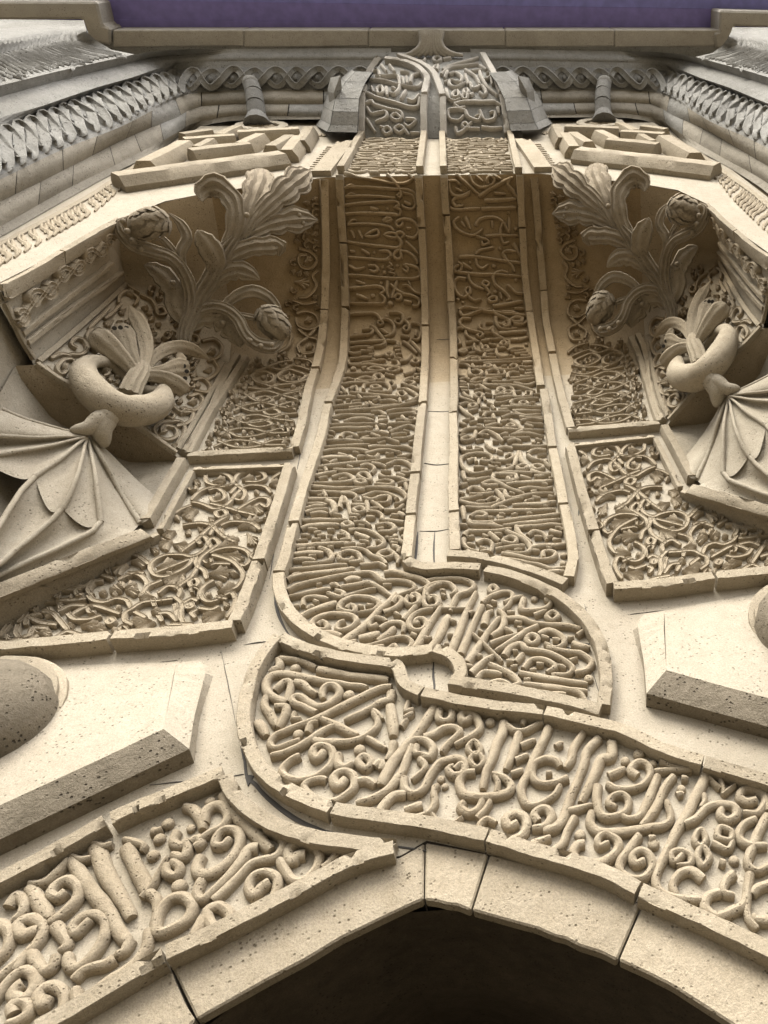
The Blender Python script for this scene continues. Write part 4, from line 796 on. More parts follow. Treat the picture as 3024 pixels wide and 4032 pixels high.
# crowning block: crossing frames and letters
CB = thing('crowning_inscription', 'grey block with crossed bands of lettering at the head of the portal', 'inscription', 'calligraphy bands of the portal')
def z6(l): return [(1200 + x / 1.58, 100 + y / 1.58) for x, y in l]
bars(CB, [z6([(356, 695), (358, 560), (360, 450)]), z6([(361, 444), (395, 330), (468, 212)]), z6([(744, 695), (743, 560), (746, 460)]), z6([(747, 450), (765, 370), (762, 345), (700, 285), (600, 248), (505, 236)]), z6([(866, 695), (864, 560), (862, 470)]), z6([(860, 460), (838, 400), (800, 318), (720, 262), (590, 212)]),
          z6([(1262, 690), (1248, 560), (1232, 455)]), z6([(1229, 445), (1180, 330), (1108, 205)])], w=.062, dep=.06, mat='beam')
block(CB, 1200, 100, 1.58, '''
410 350 500 360 600 385 700 400 728 372 | 440 330 500 330 580 330 590 400 560 440 530 430 | 410 300 460 300 470 340 | 480 262 510 300 | 530 262 560 300 | 600 300 650 310 | 660 370 670 330 720 315 | w90: 610 340 620 380 | w90: 635 335 640 375 | 415 395 430 430 | c: 450 410 480 395 490 430 460 440 | 510 400 515 450 | 545 400 570 410
| w115: 380 430 450 460 560 490 660 520 708 510 715 460 | 600 470 630 420 | 640 470 680 480 715 440 | w110: 372 500 420 480 430 500 520 530 600 550 610 590 | 390 520 420 560 500 545 510 580 440 610 | c: 540 580 570 560 600 590 570 600 | 630 590 690 600 650 640 620 620 | 385 590 420 640 440 670 | 470 640 510 650 | c: 490 660 520 640 540 670 510 685 | c: 560 650 590 630 620 650 590 675
| 620 650 650 690 | 660 680 720 680 | 860 290 920 260 1000 240 1080 215 | 850 320 900 280 1000 265 1080 255 | 1090 265 1130 290 | 900 320 940 310 980 340 960 370 910 350 | 890 300 870 340 | 870 370 900 360 900 380 940 400 1000 370 | 1000 320 1020 380 | 1000 290 1060 330 1090 380 | 1040 300 1100 290 | 1090 300 1110 350 1150 340 1160 310 1130 310
| 1090 320 1140 400 1200 450 | 1160 340 1170 380 | 1030 370 1050 410 1100 390 1130 430 1110 450 1090 430 | c: 920 440 950 420 960 450 930 460 | c: 990 420 1010 410 1020 430 1000 440 | c: 980 450 1010 440 1010 465 990 470 | 1030 450 1050 435 | 880 410 900 470 940 480 970 465 | w130: 930 500 1000 485 1100 485 1190 485 | 930 500 960 525 1000 520 | 1190 490 1220 510
| 1000 540 960 530 895 540 905 590 960 600 990 570 | 1000 540 1020 580 1080 600 1090 570 1060 580 | 1090 540 1120 600 1180 590 1180 550 1150 555 | 1200 520 1210 560 | 940 640 950 680 990 660 1040 610 | c: 980 630 1000 615 1020 640 1000 650 | 1020 650 1090 650 | w115: 1100 640 1160 650 1230 645 | 710 235 740 240 750 220 | c: 800 220 830 210 850 225 820 240 | 860 225 910 215 | c: 800 278 830 262 822 290
''', .036, dep=.04, mat='beam', step=8)
# ------------------------------------------------------------------ vine scrolls, branches, shells, bosses
def fan(parent, x0, y0, x1, y1, spread, n, w, mat='carve', name='leaf'):
    """a small palmette leaf: ridged lobes that spread from its foot"""
    dx, dy = x1 - x0, y1 - y0
    for k in range(n):
        a = math.radians(spread) * (k / (n - 1) - .5) * 2; c, s = math.cos(a), math.sin(a); l = 1 - .25 * abs(k / (n - 1) - .5) * 2
        ex, ey = x0 + (dx * c - dy * s) * l, y0 + (dx * s + dy * c) * l
        mx_, my_ = x0 + (dx * math.cos(a * .6) - dy * math.sin(a * .6)) * l * .55, y0 + (dx * math.sin(a * .6) + dy * math.cos(a * .6)) * l * .55
        px_stroke(parent, [(x0, y0), (mx_, my_), (ex, ey)], w, mat, name, 'ridge', .028, False, 9, .0012, wmul=(.55, 1.15))
def vines(parent, ox, oy, sc, data, w, dep, mat='carve', fanw=.023, step=10):
    rest = []
    for run in data.replace('\n', ' ').split('|'):
        run = run.strip()
        if run.startswith('f:'):
            v = [float(t) for t in run[2:].split()]
            fan(parent, ox + v[0] / sc, oy + v[1] / sc, ox + v[2] / sc, oy + v[3] / sc, v[4] if len(v) > 4 else 38, int(v[5]) if len(v) > 5 else 5, fanw, mat)
        elif run: rest.append(run)
    block(parent, ox, oy, sc, '|'.join(rest), w, mat, 'vine', dep, 'vine_scroll', step=step, amp=.0012, dotname='bud')
vines(PANEL_L, 0, 1800, 1.3825, '''
1130 105 1190 100 1250 120 1275 155 1240 180 1170 170 1130 150 1125 115 | f: 1160 152 1235 128 20 4 | 1280 150 1300 115 1360 95 1430 100 1450 130 1410 150 1340 150 | 1400 125 1425 118 | f: 1320 140 1390 120 20 4 | 1110 95 1180 85 1300 100 1400 88 1500 92 1535 90 | 1490 130 1520 112 1535 98 | f: 1470 165 1525 140
| 1280 165 1220 180 1150 185 1090 210 1050 250 | 1140 200 1190 190 1230 220 1220 250 1170 260 1150 230 | f: 1165 245 1210 215 25 4 | 1290 165 1320 190 1290 220 1260 260 1220 290 1170 300 1110 275 1050 260 | 1330 180 1380 170 1450 180 1480 210 | 1260 215 1300 180 1340 210 1320 250 1270 240 | f: 1290 235 1320 205 25 4
| 1150 270 1230 290 1300 310 1400 335 | 1290 310 1350 270 1420 240 1470 250 1460 290 1420 270 1390 290 | f: 1300 305 1400 305 22 5 | f: 1380 280 1440 310 25 4 | 1050 280 1000 300 960 325 | f: 1080 300 995 335 28 5 | f: 1060 300 1010 295 25 4 | c: 1180 320 1220 305 1240 330 1200 345
| 1000 390 1060 380 1120 380 1170 400 1150 440 | 1240 340 1180 380 1120 430 1080 470 1040 500 1000 530 | 1210 390 1260 370 1330 370 1380 380 1420 410 | f: 1300 400 1430 352 24 5 | f: 1350 430 1395 490 30 5 | 1150 380 1200 430 1240 460 1290 480 | 1210 410 1220 450 1260 460 | f: 960 420 890 440 30 5 | f: 940 470 870 500 34 5 | f: 950 490 1040 510 28 5 | f: 1190 515 1300 450 22 5
| 1100 490 1080 470 1110 450 1140 480 1120 520 1080 550 1040 560 1000 550 900 555 830 600 840 650 900 670 980 640 1040 600 1060 560 | 1160 510 1140 480 1170 460 1200 490 1160 520 1100 570 1080 620 1050 670 1000 710 960 740 | 1150 540 1200 520 1280 510 1350 530 1370 570 1340 610 1310 600 | 1160 550 1230 570 1290 600 1330 660 1300 720 1270 740 | f: 1220 545 1330 565 22 5
| f: 860 620 965 580 22 5 | 850 650 950 610 1040 575 | f: 1010 650 890 690 26 6 | f: 1000 660 985 725 30 5 | 1070 560 1080 610 1120 640 1130 680 | c: 1040 700 1070 680 1090 700 1060 730 | 1150 610 1180 600 1260 600 | f: 1130 660 1265 630 22 5 | 1170 690 1120 720 1100 760 1130 800 1180 800 1220 770 | f: 1190 750 1300 715 24 5
| 1230 770 1270 760 1290 800 1270 850 1240 890 | 1180 780 1240 790 | 1100 740 1090 790 | 1090 840 1160 850 1200 830 | f: 1230 860 1100 905 24 6 | 1080 850 1050 870 1070 890 | 820 600 740 550 640 570 590 610 600 650 | f: 700 600 610 640 26 4 | f: 720 585 815 578 26 5 | 790 650 740 650 650 690 | 560 660 620 680 | 700 650 770 660 810 700 800 740 770 780
| f: 670 745 600 735 30 4 | f: 680 730 650 695 30 4 | f: 690 730 750 700 30 4 | f: 690 745 765 735 30 4 | 510 770 490 740 520 700 570 690 | 490 770 520 800 580 810 640 790 700 800 720 840 | 720 850 690 870 690 910 730 930 | 720 850 790 810 880 800 950 790 | 740 860 800 890 | f: 830 860 880 845 24 4 | 870 880 890 910 | 890 690 820 720 800 740 | f: 850 780 762 768 26 6
| 870 760 930 720 990 740 980 780 | 840 790 850 830 | 960 780 1000 820 990 880 1010 930 | 1000 820 1050 790 1080 800 | 960 820 980 900 | c: 1030 820 1050 815 1055 835 1030 840 | f: 960 860 985 805 26 4 | 870 870 930 870 970 910 | 930 932 1060 930 | f: 850 915 740 940 24 6 | f: 830 905 720 905 20 5 | 220 780 240 740 290 730 320 760 310 800 | 320 740 400 740 480 720 520 690
| c: 380 680 400 665 415 680 395 695 | c: 400 720 420 705 435 715 420 725 | f: 520 672 370 690 14 4 | 100 820 140 830 150 880 110 920 | f: 140 870 150 790 24 5 | 0 850 50 840 80 860 | c: 20 860 40 850 50 870 25 880 | 230 810 320 800 400 800 480 790 | 240 870 170 890 150 930 | 240 860 300 870 330 900 380 960 | f: 310 880 245 845 30 5 | 330 860 400 830 480 830
| 400 880 450 850 520 830 600 850 660 870 | 380 870 420 900 500 900 560 880 | f: 450 935 560 925 20 5 | f: 500 955 590 935 20 4 | c: 590 910 610 895 630 910 610 925 | 270 950 200 950 170 990 130 1000 | f: 220 975 160 955 30 4 | f: 220 975 285 960 30 5 | f: 215 985 180 1015 30 4 | 0 1020 60 1030 110 1010 160 1020 220 990 | 220 1010 300 1010 380 970 470 990 600 970 | 170 890 240 920 320 930 | 60 930 20 980 0 990 | 110 930 100 980 120 1000
''', .025, .03)
vines(SMALL_L, 0, 800, 1.276, '''
c: 1270 880 1330 860 1380 880 1370 910 1310 920 | c: 1400 880 1450 850 1500 860 1540 880 1500 910 1440 910 | 1270 900 1350 930 1450 960 1540 940 | 1250 940 1340 950 1400 930 1480 920 1550 900 | 1220 1000 1280 970 1350 960 1420 980 1500 1000 | 1230 970 1300 1010 1380 990 1460 970 1530 960
| 1180 1060 1240 1030 1330 1020 1420 1040 1490 1050 | 1190 1030 1270 1060 1360 1050 1440 1020 1510 1010 | 1150 1120 1220 1090 1300 1080 1390 1100 1480 1110 | 1160 1090 1240 1120 1330 1110 1420 1080 1500 1070 | c: 1250 1120 1320 1105 1370 1125 1300 1140 | 1110 1180 1190 1150 1280 1150 1360 1170 1460 1170 | 1130 1150 1210 1190 1310 1180 1400 1150 1480 1140
| 1080 1240 1160 1210 1250 1210 1340 1230 1440 1230 | 1100 1210 1180 1240 1290 1240 1370 1210 1460 1200 | f: 1160 1195 1135 1150 30 4 | f: 1250 1230 1290 1195 30 4 | f: 1420 1225 1450 1190 30 4 | f: 1500 940 1540 985 30 4 | f: 1290 960 1240 990 30 4 | f: 1400 1010 1440 995 30 4 | f: 1220 1075 1190 1110 30 4
| c: 1300 1000 1340 985 1375 1005 1330 1020 | c: 1330 1060 1380 1050 1410 1070 1360 1080 | 1290 860 1350 840 1420 850 1480 830 1560 850
| 1490 560 1540 550 1590 570 1600 620 1550 640 1500 620 1490 580 | 1500 640 1550 680 1600 700 1580 760 1520 770 | 1590 640 1540 690 1500 720 1510 760 | 1480 790 1550 800 1590 830 | 1500 230 1560 250 1590 290 1560 330 1510 320 1500 270 1540 260 | f: 1530 300 1565 270 30 4 | 1595 340 1570 370 1590 420 1550 470 1500 480 | f: 1480 400 1560 410 26 4 | 1470 490 1530 510 1590 500
| f: 1530 600 1570 585 30 4 | f: 1540 740 1570 715 30 4
| 1450 620 1470 680 1450 730 1400 760 | 1440 760 1400 790 | 1340 840 1400 815 1470 800
''', .024, .03)
vines(SQ_L, 0, 800, 1.276, '''
330 850 300 870 280 840 310 800 360 800 380 850 340 900 280 890 240 850 220 830 | 250 790 300 770 350 780 | f: 330 850 310 810 30 4 | 380 740 350 720 370 690 410 700 430 740 400 770 340 770 | 290 760 260 790 | 460 640 430 670 440 710 480 760 | 540 540 500 580 440 640 | 600 520 560 560 520 590 | 640 450 600 470 590 510 | 650 460 690 490 670 520 | 700 470 760 500 790 560 | c: 780 540 810 530 830 560 790 570 | 620 410 660 440 700 460
| f: 470 700 440 740 30 4 | f: 420 690 460 680 30 4 | 390 920 400 950 415 925 | f: 340 900 380 935 30 4 | 950 660 990 680 990 710 960 720 | 1010 700 1070 690 1110 730 1090 780 1040 800 | f: 1040 760 1080 740 30 4 | 1060 790 1090 840 1060 880 1020 900 | f: 1020 850 1060 840 30 4 | 960 900 1010 890 1050 930 1030 960 970 950 | 940 980 990 970 1010 1010 970 1050 900 1040 | f: 940 1010 985 1000 30 4 | 850 1020 900 1060 960 1060 940 1110 880 1130
| 830 1150 800 1160 820 1130 870 1140 880 1180 830 1200 780 1180 770 1140 820 1110 900 1110 920 1160 880 1220 | 720 1140 760 1180 800 1210 | f: 860 1220 890 1240 30 3 | f: 900 1070 940 1035 30 4 | f: 560 600 520 620 30 4 | 500 640 520 680 510 720 | f: 660 480 640 440 30 4
''', .024, .03)
def inside(pt, poly):
    x, y = pt; r = False
    for (x1, y1), (x2, y2) in zip(poly, poly[1:] + poly[:1]):
        if (y1 > y) != (y2 > y) and x < (x2 - x1) * (y - y1) / (y2 - y1) + x1: r = not r
    return r
def fill(parent, poly, gap, size, seed, ex=1.0):
    """the small leaves and curls that fill the ground between the scrolls"""
    rr = random.Random(seed); pts = list(SAMPLES.get(parent.name, [])); x0, x1 = min(p[0] for p in poly), max(p[0] for p in poly); y0, y1 = min(p[1] for p in poly), max(p[1] for p in poly)
    for _ in range(1600):
        c = (rr.uniform(x0, x1), rr.uniform(y0, y1))
        if not inside(c, poly): continue
        if any(abs(p[0] - c[0]) < gap and abs((p[1] - c[1]) * ex) < gap for p in pts): continue
        a = rr.uniform(0, 6.28); l = size * rr.uniform(.8, 1.2); dx, dy = math.cos(a) * l, math.sin(a) * l / ex
        if rr.random() < .6: fan(parent, c[0] - dx * .5, c[1] - dy * .5, c[0] + dx * .6, c[1] + dy * .6, rr.uniform(24, 36), 4, .02)
        else: px_stroke(parent, [(c[0] + math.cos(a + t) * l * (.25 + .12 * t), c[1] + math.sin(a + t) * l * (.25 + .12 * t) / ex) for t in (0, 1.2, 2.4, 3.6, 4.8)], .018, 'carve', 'vine_scroll', 'vine', .038, False, 8, .001)
        pts.append(c); pts.extend([(c[0] + dx * .5, c[1] + dy * .5), (c[0] - dx * .5, c[1] - dy * .5)])
fill(PANEL_L, [(785, 1890), (1120, 1885), (1005, 2230), (912, 2478), (470, 2518), (-40, 2570), (-40, 2435), (347, 2290), (510, 2225), (650, 2145)], 19, 26, 1, 1.3)
fill(SMALL_L, [(990, 1430), (1230, 1390), (1200, 1510), (1140, 1770), (785, 1792)], 13, 19, 2, 1.5)
fill(SMALL_L, [(1120, 1260), (1255, 1235), (1250, 1000), (1245, 770), (1190, 800), (1160, 1000)], 17, 24, 3)
fill(SQ_L, [(185, 1440), (500, 1160), (640, 1150), (780, 1260), (850, 1430), (690, 1750), (380, 1565)], 17, 24, 4)
def fill_script(parent, poly, gx, gy, ln, w, dep, seed):
    """small marks and short strokes that sit between the larger letters"""
    rr = random.Random(seed); pts = list(SAMPLES.get(parent.name, [])); x0, x1 = min(p[0] for p in poly), max(p[0] for p in poly); y0, y1 = min(p[1] for p in poly), max(p[1] for p in poly)
    for _ in range(2200):
        c = (rr.uniform(x0, x1), rr.uniform(y0, y1))
        if not inside(c, poly) or any(abs(p[0] - c[0]) < gx and abs(p[1] - c[1]) < gy for p in pts): continue
        a = rr.uniform(-.5, .5); l = ln * rr.uniform(.6, 1.1); q = [(c[0] + t * l * math.cos(a), c[1] + t * l * math.sin(a) * gy / gx + (4 * t * t - .5) * rr.uniform(-.2, .2) * l) for t in (-.5, 0, .5)]
        px_stroke(parent, q, w, 'carve', 'letter_stroke', 'round', dep, False, 8, .002); pts.extend(q)
fill_script(LV, [(1340, 1500), (1650, 1480), (1630, 1760), (1590, 2190), (1165, 2220), (1205, 2080), (1275, 1800)], 17, 11, 34, .025, .034, 21)
fill_script(RV, [(1815, 1450), (2100, 1450), (2140, 1650), (2190, 1950), (2220, 2190), (1960, 2205), (1820, 2180)], 17, 11, 34, .025, .034, 22)
fill_script(LV, [(1165, 2300), (1580, 2285), (1700, 2300), (2180, 2420), (2320, 2600), (2320, 2770), (1850, 2690), (1700, 2550), (1450, 2550), (1260, 2480), (1165, 2400)], 21, 16, 30, .026, .034, 23)
fill_script(BR, [(1110, 2600), (1540, 2700), (1640, 2810), (2200, 2900), (3024, 3175), (3024, 3710), (2500, 3470), (1900, 3270), (1350, 3180), (1060, 3000), (1030, 2850), (1060, 2700)], 40, 34, 34, .03, .034, 24)
fill_script(BL, [(0, 3610), (880, 3150), (960, 3240), (1100, 3320), (1350, 3390), (700, 3730), (0, 4120)], 52, 44, 40, .032, .034, 25)
# frieze and fillets on the jamb
JAMB_L = thing('jamb_frieze', 'running scroll frieze with plain fillets on the recess side by the knotted band', 'carved panel', 'mirrored jamb friezes')
Z3 = lambda l: [(x / 1.276, 800 + y / 1.276) for x, y in l]
bars(JAMB_L, [Z3([(-60, 480), (120, 385), (300, 270)]), Z3([(305, 267), (440, 185), (580, 100)])], w=.085, dep=.03)
bars(JAMB_L, [Z3([(95, 655), (300, 490), (550, 300)]), Z3([(120, 700), (340, 530), (600, 350)])], w=.03, dep=.03)
bars(JAMB_L, [Z3([(20, 500), (60, 590), (100, 680), (160, 780)])], w=.03, dep=.02)
cs = [(75, 565), (150, 482), (222, 425), (292, 358), (362, 308), (424, 258), (482, 216), (524, 184)]
for i, (x, y) in enumerate(cs):
    r = 50 - i * 2.4; a0 = 0.6 if i % 2 else 3.7
    sp_ = [(x + math.cos(a0 + t * .9) * r * (.35 + .65 * t / 6), y + math.sin(a0 + t * .9) * r * 1.15 * (.35 + .65 * t / 6)) for t in range(7)]
    px_stroke(JAMB_L, Z3(sp_), .03, 'carve', 'vine_scroll', 'vine', .042, False, 9, .001)
    if i: 
        q = cs[i - 1]; px_stroke(JAMB_L, Z3([(q[0] - 6, q[1] + 30), ((q[0] + x) / 2, (q[1] + y) / 2), (x + 6, y - 30)]), .028, 'carve', 'vine_scroll', 'vine', .042, False, 9, .001)
    f0 = Z3([(x, y), (x + 14, y - 16)]); fan(JAMB_L, *f0[0], *f0[1], 34, 3, .016)

# ---- free-standing carving
def lifted(px, py, lift):
    d = ray(px, py).normalized(); h = BVH.ray_cast(CAM, d)
    dist = h[3] if h[0] is not None else (P(px, py, .3) - CAM).length
    return CAM + d * (dist - lift)
def branch(parent, name, pts, ox, oy, sc, ribs=4, thick=.7, mat='frame', tip=.25, droop=0, groove=.16, depth0=None, tip0=None, lobes=0):
    """a stone stem or leaf seen from the front: pts = (x, y, lift, width px); ribbed outer side"""
    raw = []
    for (x, y, lf, w) in pts:
        px, py = ox + x / sc, oy + y / sc; p = lifted(px, py, lf); raw.append((p, w / sc * (p - CAM).dot(FWD) / FOC))
    # keep the depth of the run smooth although it crosses different surfaces
    n0 = len(raw); dist = [(p - CAM).length for p, _ in raw]
    for _ in range(2): dist = [dist[0]] + [(dist[i - 1] + 2 * dist[i] + dist[i + 1]) / 4 for i in range(1, n0 - 1)] + [dist[-1]]
    ps = [CAM + (p - CAM).normalized() * d for (p, _), d in zip(raw, dist)]
    sp = catmull([Vector((p.x, p.y, p.z, w)) for p, (_, w) in zip(ps, raw)], .035)
    n = len(sp); cen = [Vector(q[:3]) for q in sp]; wid = [q[3] for q in sp]; v = []; nf = ribs * 4 + 1; nb = 5; k = nf + nb
    for i in range(n):
        t = cen[min(n - 1, i + 1)] - cen[max(0, i - 1)]; t.normalize()
        f_ = (CAM - cen[i]).normalized(); s = f_.cross(t).normalized(); f_ = t.cross(s).normalized()
        u = i / (n - 1); e = 1.0
        if u > .80: e = max(tip, (1 - ((u - .80) / .20) ** 1.4) * (1 - tip) + tip)
        if tip0 is not None and u < .15: e = tip0 + (1 - tip0) * u / .15
        w = wid[i] * e * .5
        if lobes: w *= 1.08 + .46 * (abs(math.sin(math.pi * lobes * u)) ** .6 - .6) * min(1, u * 2.5)
        for j in range(nf):
            a = j / (nf - 1); x = math.cos(math.pi * (1 - a)); z = math.sin(math.pi * a) ** .7
            g = 1 - groove * (.5 - .5 * math.cos(2 * math.pi * a * ribs)) if 0 < a < 1 else 1
            g = 1 - groove * (.5 + .5 * math.cos(2 * math.pi * a * ribs)) if 0 < a < 1 else 1
            p = cen[i] + s * (x * w) + f_ * (z * w * thick * g); v.append(p + wob(p, .003, 18))
        for j in range(1, nb + 1):
            a = j / (nb + 1); p = cen[i] + s * (math.cos(math.pi * a) * w) - f_ * (math.sin(math.pi * a) * w * thick * 1.1); v.append(p)
    f = grid_faces(n, k, True); f += [tuple(range(k)), tuple((n - 1) * k + j for j in reversed(range(k)))]
    return mesh_obj(name, v, f, mat, parent, smooth=True, sharp=60)
def tube(parent, name, pts3, rad, mat, seg=14, closed=False, step=.04):
    sp = catmull([Vector((p.x, p.y, p.z, r)) for p, r in zip(pts3, rad)], step, closed); n = len(sp); v = []
    cen = [Vector(q[:3]) for q in sp]
    for i in range(n):
        a = cen[i - 1] if (closed or i) else cen[i]; b = cen[(i + 1) % n] if (closed or i < n - 1) else cen[i]
        t = (b - a).normalized(); s = t.cross(Vector((.2, -.9, -.35))).normalized(); u = s.cross(t)
        for j in range(seg):
            g = 2 * math.pi * j / seg; p = cen[i] + (s * math.cos(g) + u * math.sin(g)) * sp[i][3]; v.append(p + wob(p, .004, 9))
    f = grid_faces(n, seg, True)
    if closed: f += [((n - 1) * seg + j, (n - 1) * seg + (j + 1) % seg, (j + 1) % seg, j) for j in range(seg)]
    else: f += [tuple(range(seg)), tuple((n - 1) * seg + j for j in reversed(range(seg)))]
    return mesh_obj(name, v, f, mat, parent, smooth=True, sharp=60)
def cone_fruit(parent, x, y, lift, rx, ry, ang, mat='branch'):
    px, py = x / 1.276, 800 + y / 1.276; c = lifted(px, py, lift); sc_ = (c - CAM).dot(FWD) / FOC / 1.276
    f_ = (CAM - c).normalized(); up = (UP - f_ * UP.dot(f_)).normalized(); rt = up.cross(f_)
    rt = -rt if rt.dot(RIGHT) < 0 else rt
    ax = rt * math.cos(ang) - up * math.sin(ang); bx = f_.cross(ax).normalized(); A, B = ry * sc_, rx * sc_
    v = []; nu, nv_ = 12, 14
    for i in range(nu + 1):
        t = math.pi * i / nu; rr = math.sin(t) ** .8 * (1 - .25 * (i / nu)) if 0 < i < nu else .02
        for j in range(nv_):
            g = 2 * math.pi * j / nv_; v.append(c + ax * (-math.cos(t) * A) + (bx * math.cos(g) + f_ * math.sin(g)) * (rr * B * .92))
    core = mesh_obj('pine_cone', v, grid_faces(nu + 1, nv_, True), mat, parent, smooth=True)
    for i in range(1, 8):                                    # overlapping scales
        t = math.pi * (i + .3) / 8.6; m_ = max(4, int(9 * math.sin(t)))
        rr = math.sin(t) ** .8 * (1 - .25 * t / math.pi)
        for j in range(m_):
            g = 2 * math.pi * (j + .5 * (i % 2)) / m_; d = (bx * math.cos(g) + f_ * math.sin(g))
            if d.dot(f_) < -.35: continue
            p0 = c + ax * (-math.cos(t) * A) + d * (rr * B * .9); tang = (ax * math.sin(t) + d * (math.cos(t) * B / A)).normalized(); sd_ = d.cross(tang).normalized(); q = B * .33; vv = []
            for (a_, b_, h_) in ((-1.1, 0, 0), (-.3, -.85, .02), (-.3, .85, .02), (1.15, 0, .30), (.45, -.6, .22), (.45, .6, .22), (0, 0, .48)): vv.append(p0 + tang * (a_ * q) + sd_ * (b_ * q) + d * (h_ * q + .004))
            mesh_obj('scale', vv, [(0, 1, 6), (1, 4, 6), (4, 3, 6), (3, 5, 6), (5, 2, 6), (2, 0, 6)], mat, core, smooth=True, sharp=35)

MIRROR = [JAMB_L]
AC = thing('acanthus_branch', 'undercut stone branch with acanthus leaves and two pine cones beside the knotted band', 'carving', 'mirrored stone branches')
B = lambda nm, pts, **k: branch(AC, nm, [(x, y, l, w * (1.08 if nm == 'leaf' else .86)) for x, y, l, w in pts], 0, 800, 1.276, lobes=(5 if nm == 'leaf' else 0), groove=.52, mat='branch', **k)
B('trunk', [(925, 740, .10, 70), (930, 650, .18, 78), (960, 570, .26, 95), (1000, 480, .32, 95), (1050, 400, .36, 100), (1090, 320, .40, 100), (1135, 240, .42, 105), (1180, 180, .42, 90)], ribs=5, tip=.7)
B('stem', [(935, 640, .20, 50), (955, 540, .28, 72), (958, 450, .34, 76), (925, 350, .38, 74), (860, 275, .40, 74), (760, 240, .40, 82), (670, 205, .36, 84), (605, 140, .28, 76), (598, 95, .22, 62), (640, 72, .2, 44)], ribs=4)
B('stem', [(945, 440, .34, 50), (915, 330, .38, 58), (905, 250, .38, 62), (940, 175, .36, 62), (905, 100, .32, 58), (850, 52, .28, 46)], ribs=3)
B('leaf', [(930, 590, .22, 60), (880, 530, .26, 72), (875, 450, .28, 78), (835, 380, .28, 84), (770, 330, .26, 70), (725, 312, .24, 40)], ribs=3, thick=.5)
B('leaf', [(1075, 360, .38, 50), (1080, 290, .42, 84), (1050, 220, .44, 92), (1010, 165, .44, 66), (990, 135, .44, 30)], ribs=3, thick=.5)
B('leaf', [(1040, 430, .34, 50), (1110, 365, .40, 70), (1190, 335, .42, 76), (1260, 355, .42, 66), (1305, 385, .40, 34)], ribs=4, thick=.5)
B('leaf', [(1115, 300, .40, 50), (1180, 255, .42, 68), (1260, 222, .42, 72), (1340, 215, .40, 74), (1400, 215, .36, 76), (1400, 265, .34, 66)], ribs=4, thick=.55)
B('leaf', [(1170, 210, .40, 56), (1240, 80, .42, 84), (1285, -40, .38, 108), (1315, -120, .32, 112), (1320, -172, .26, 70)], ribs=5, thick=.4)
B('leaf', [(1180, 200, .40, 50), (1310, 50, .40, 70), (1430, -60, .34, 104), (1510, -125, .26, 104), (1560, -165, .2, 40)], ribs=5, thick=.4)
B('leaf', [(1170, 220, .40, 56), (1280, 140, .40, 74), (1400, 95, .34, 92), (1510, 80, .26, 100), (1596, 84, .2, 36)], ribs=5, thick=.4)
B('leaf', [(1130, 250, .40, 56), (1172, 150, .42, 66), (1182, 40, .42, 74), (1150, -40, .40, 84), (1080, -88, .36, 92), (1020, -60, .32, 84), (1015, -10, .3, 50)], ribs=4, thick=.5)
B('stem', [(930, 640, .18, 50), (965, 560, .26, 68), (1050, 520, .32, 72), (1130, 530, .36, 74), (1195, 580, .38, 70), (1230, 650, .38, 72), (1290, 705, .36, 80), (1370, 720, .32, 84), (1412, 690, .28, 58), (1418, 660, .26, 40)], ribs=4)
B('stem', [(1120, 525, .34, 44), (1190, 465, .38, 62), (1270, 440, .38, 72), (1345, 470, .34, 66), (1395, 530, .3, 50), (1410, 580, .28, 36)], ribs=3)
B('stem', [(1205, 560, .36, 30), (1260, 572, .36, 38), (1310, 585, .34, 34)], ribs=3, tip=.9)
B('stem', [(885, 260, .36, 40), (850, 215, .36, 44), (805, 170, .34, 42)], ribs=3, tip=.9)
B('leaf', [(945, 620, .20, 60), (1020, 575, .26, 84), (1100, 580, .28, 100), (1160, 620, .28, 104), (1195, 670, .26, 96), (1205, 720, .24, 60)], ribs=4, thick=.45)
cone_fruit(AC, 752, 105, .36, 84, 96, 2.7)
cone_fruit(AC, 1372, 602, .34, 78, 92, .85)
for x, y, l_ in [(617, 90, .33), (640, 140, .37), (665, 188, .41), (708, 232, .43), (1255, 690, .43), (1310, 718, .42), (1365, 712, .40), (1160, 585, .33), (1120, 600, .33), (1135, 572, .33), (870, 400, .33), (868, 425, .33), (1500, 60, .30), (1520, 100, .28), (1240, 60, .46)]:
    px, py = x / 1.276, 800 + y / 1.276; c = lifted(px, py, l_); r = 15 / 1.276 * (c - CAM).dot(FWD) / FOC
    vv = []; f_ = (CAM - c).normalized(); s_ = f_.orthogonal().normalized(); u_ = f_.cross(s_)
    for rr, hh in ((1, 0), (.85, .5), (.5, .85)):
        for k in range(8): g = math.pi * k / 4; vv.append(c + (s_ * math.cos(g) + u_ * math.sin(g)) * r * rr + f_ * r * hh)
    vv.append(c + f_ * r); mesh_obj('bead', vv, grid_faces(3, 8, True) + [(16 + k, 16 + (k + 1) % 8, 24) for k in range(8)], 'branch', AC, smooth=True)
PAL = thing('palmette_vase', 'stone ring holding a fan of split palmette leaves, on the knotted band side', 'carving', 'mirrored ring and palmette carvings')
B = lambda nm, pts, **k: branch(PAL, nm, [(x, y, l, w * 1.15) for x, y, l, w in pts], 0, 800, 1.276, groove=.26, **k)
B('stem', [(650, 960, .10, 90), (680, 890, .16, 84), (712, 835, .2, 70), (725, 790, .2, 40)], ribs=5, tip=.5)
B('leaf', [(690, 870, .16, 40), (630, 800, .2, 66), (560, 730, .22, 92), (500, 680, .22, 104), (472, 655, .2, 84)], ribs=3, thick=.5, tip=.7)
B('leaf', [(700, 850, .18, 36), (655, 750, .22, 60), (625, 670, .22, 88), (605, 610, .2, 84)], ribs=4, thick=.4, tip=.55)
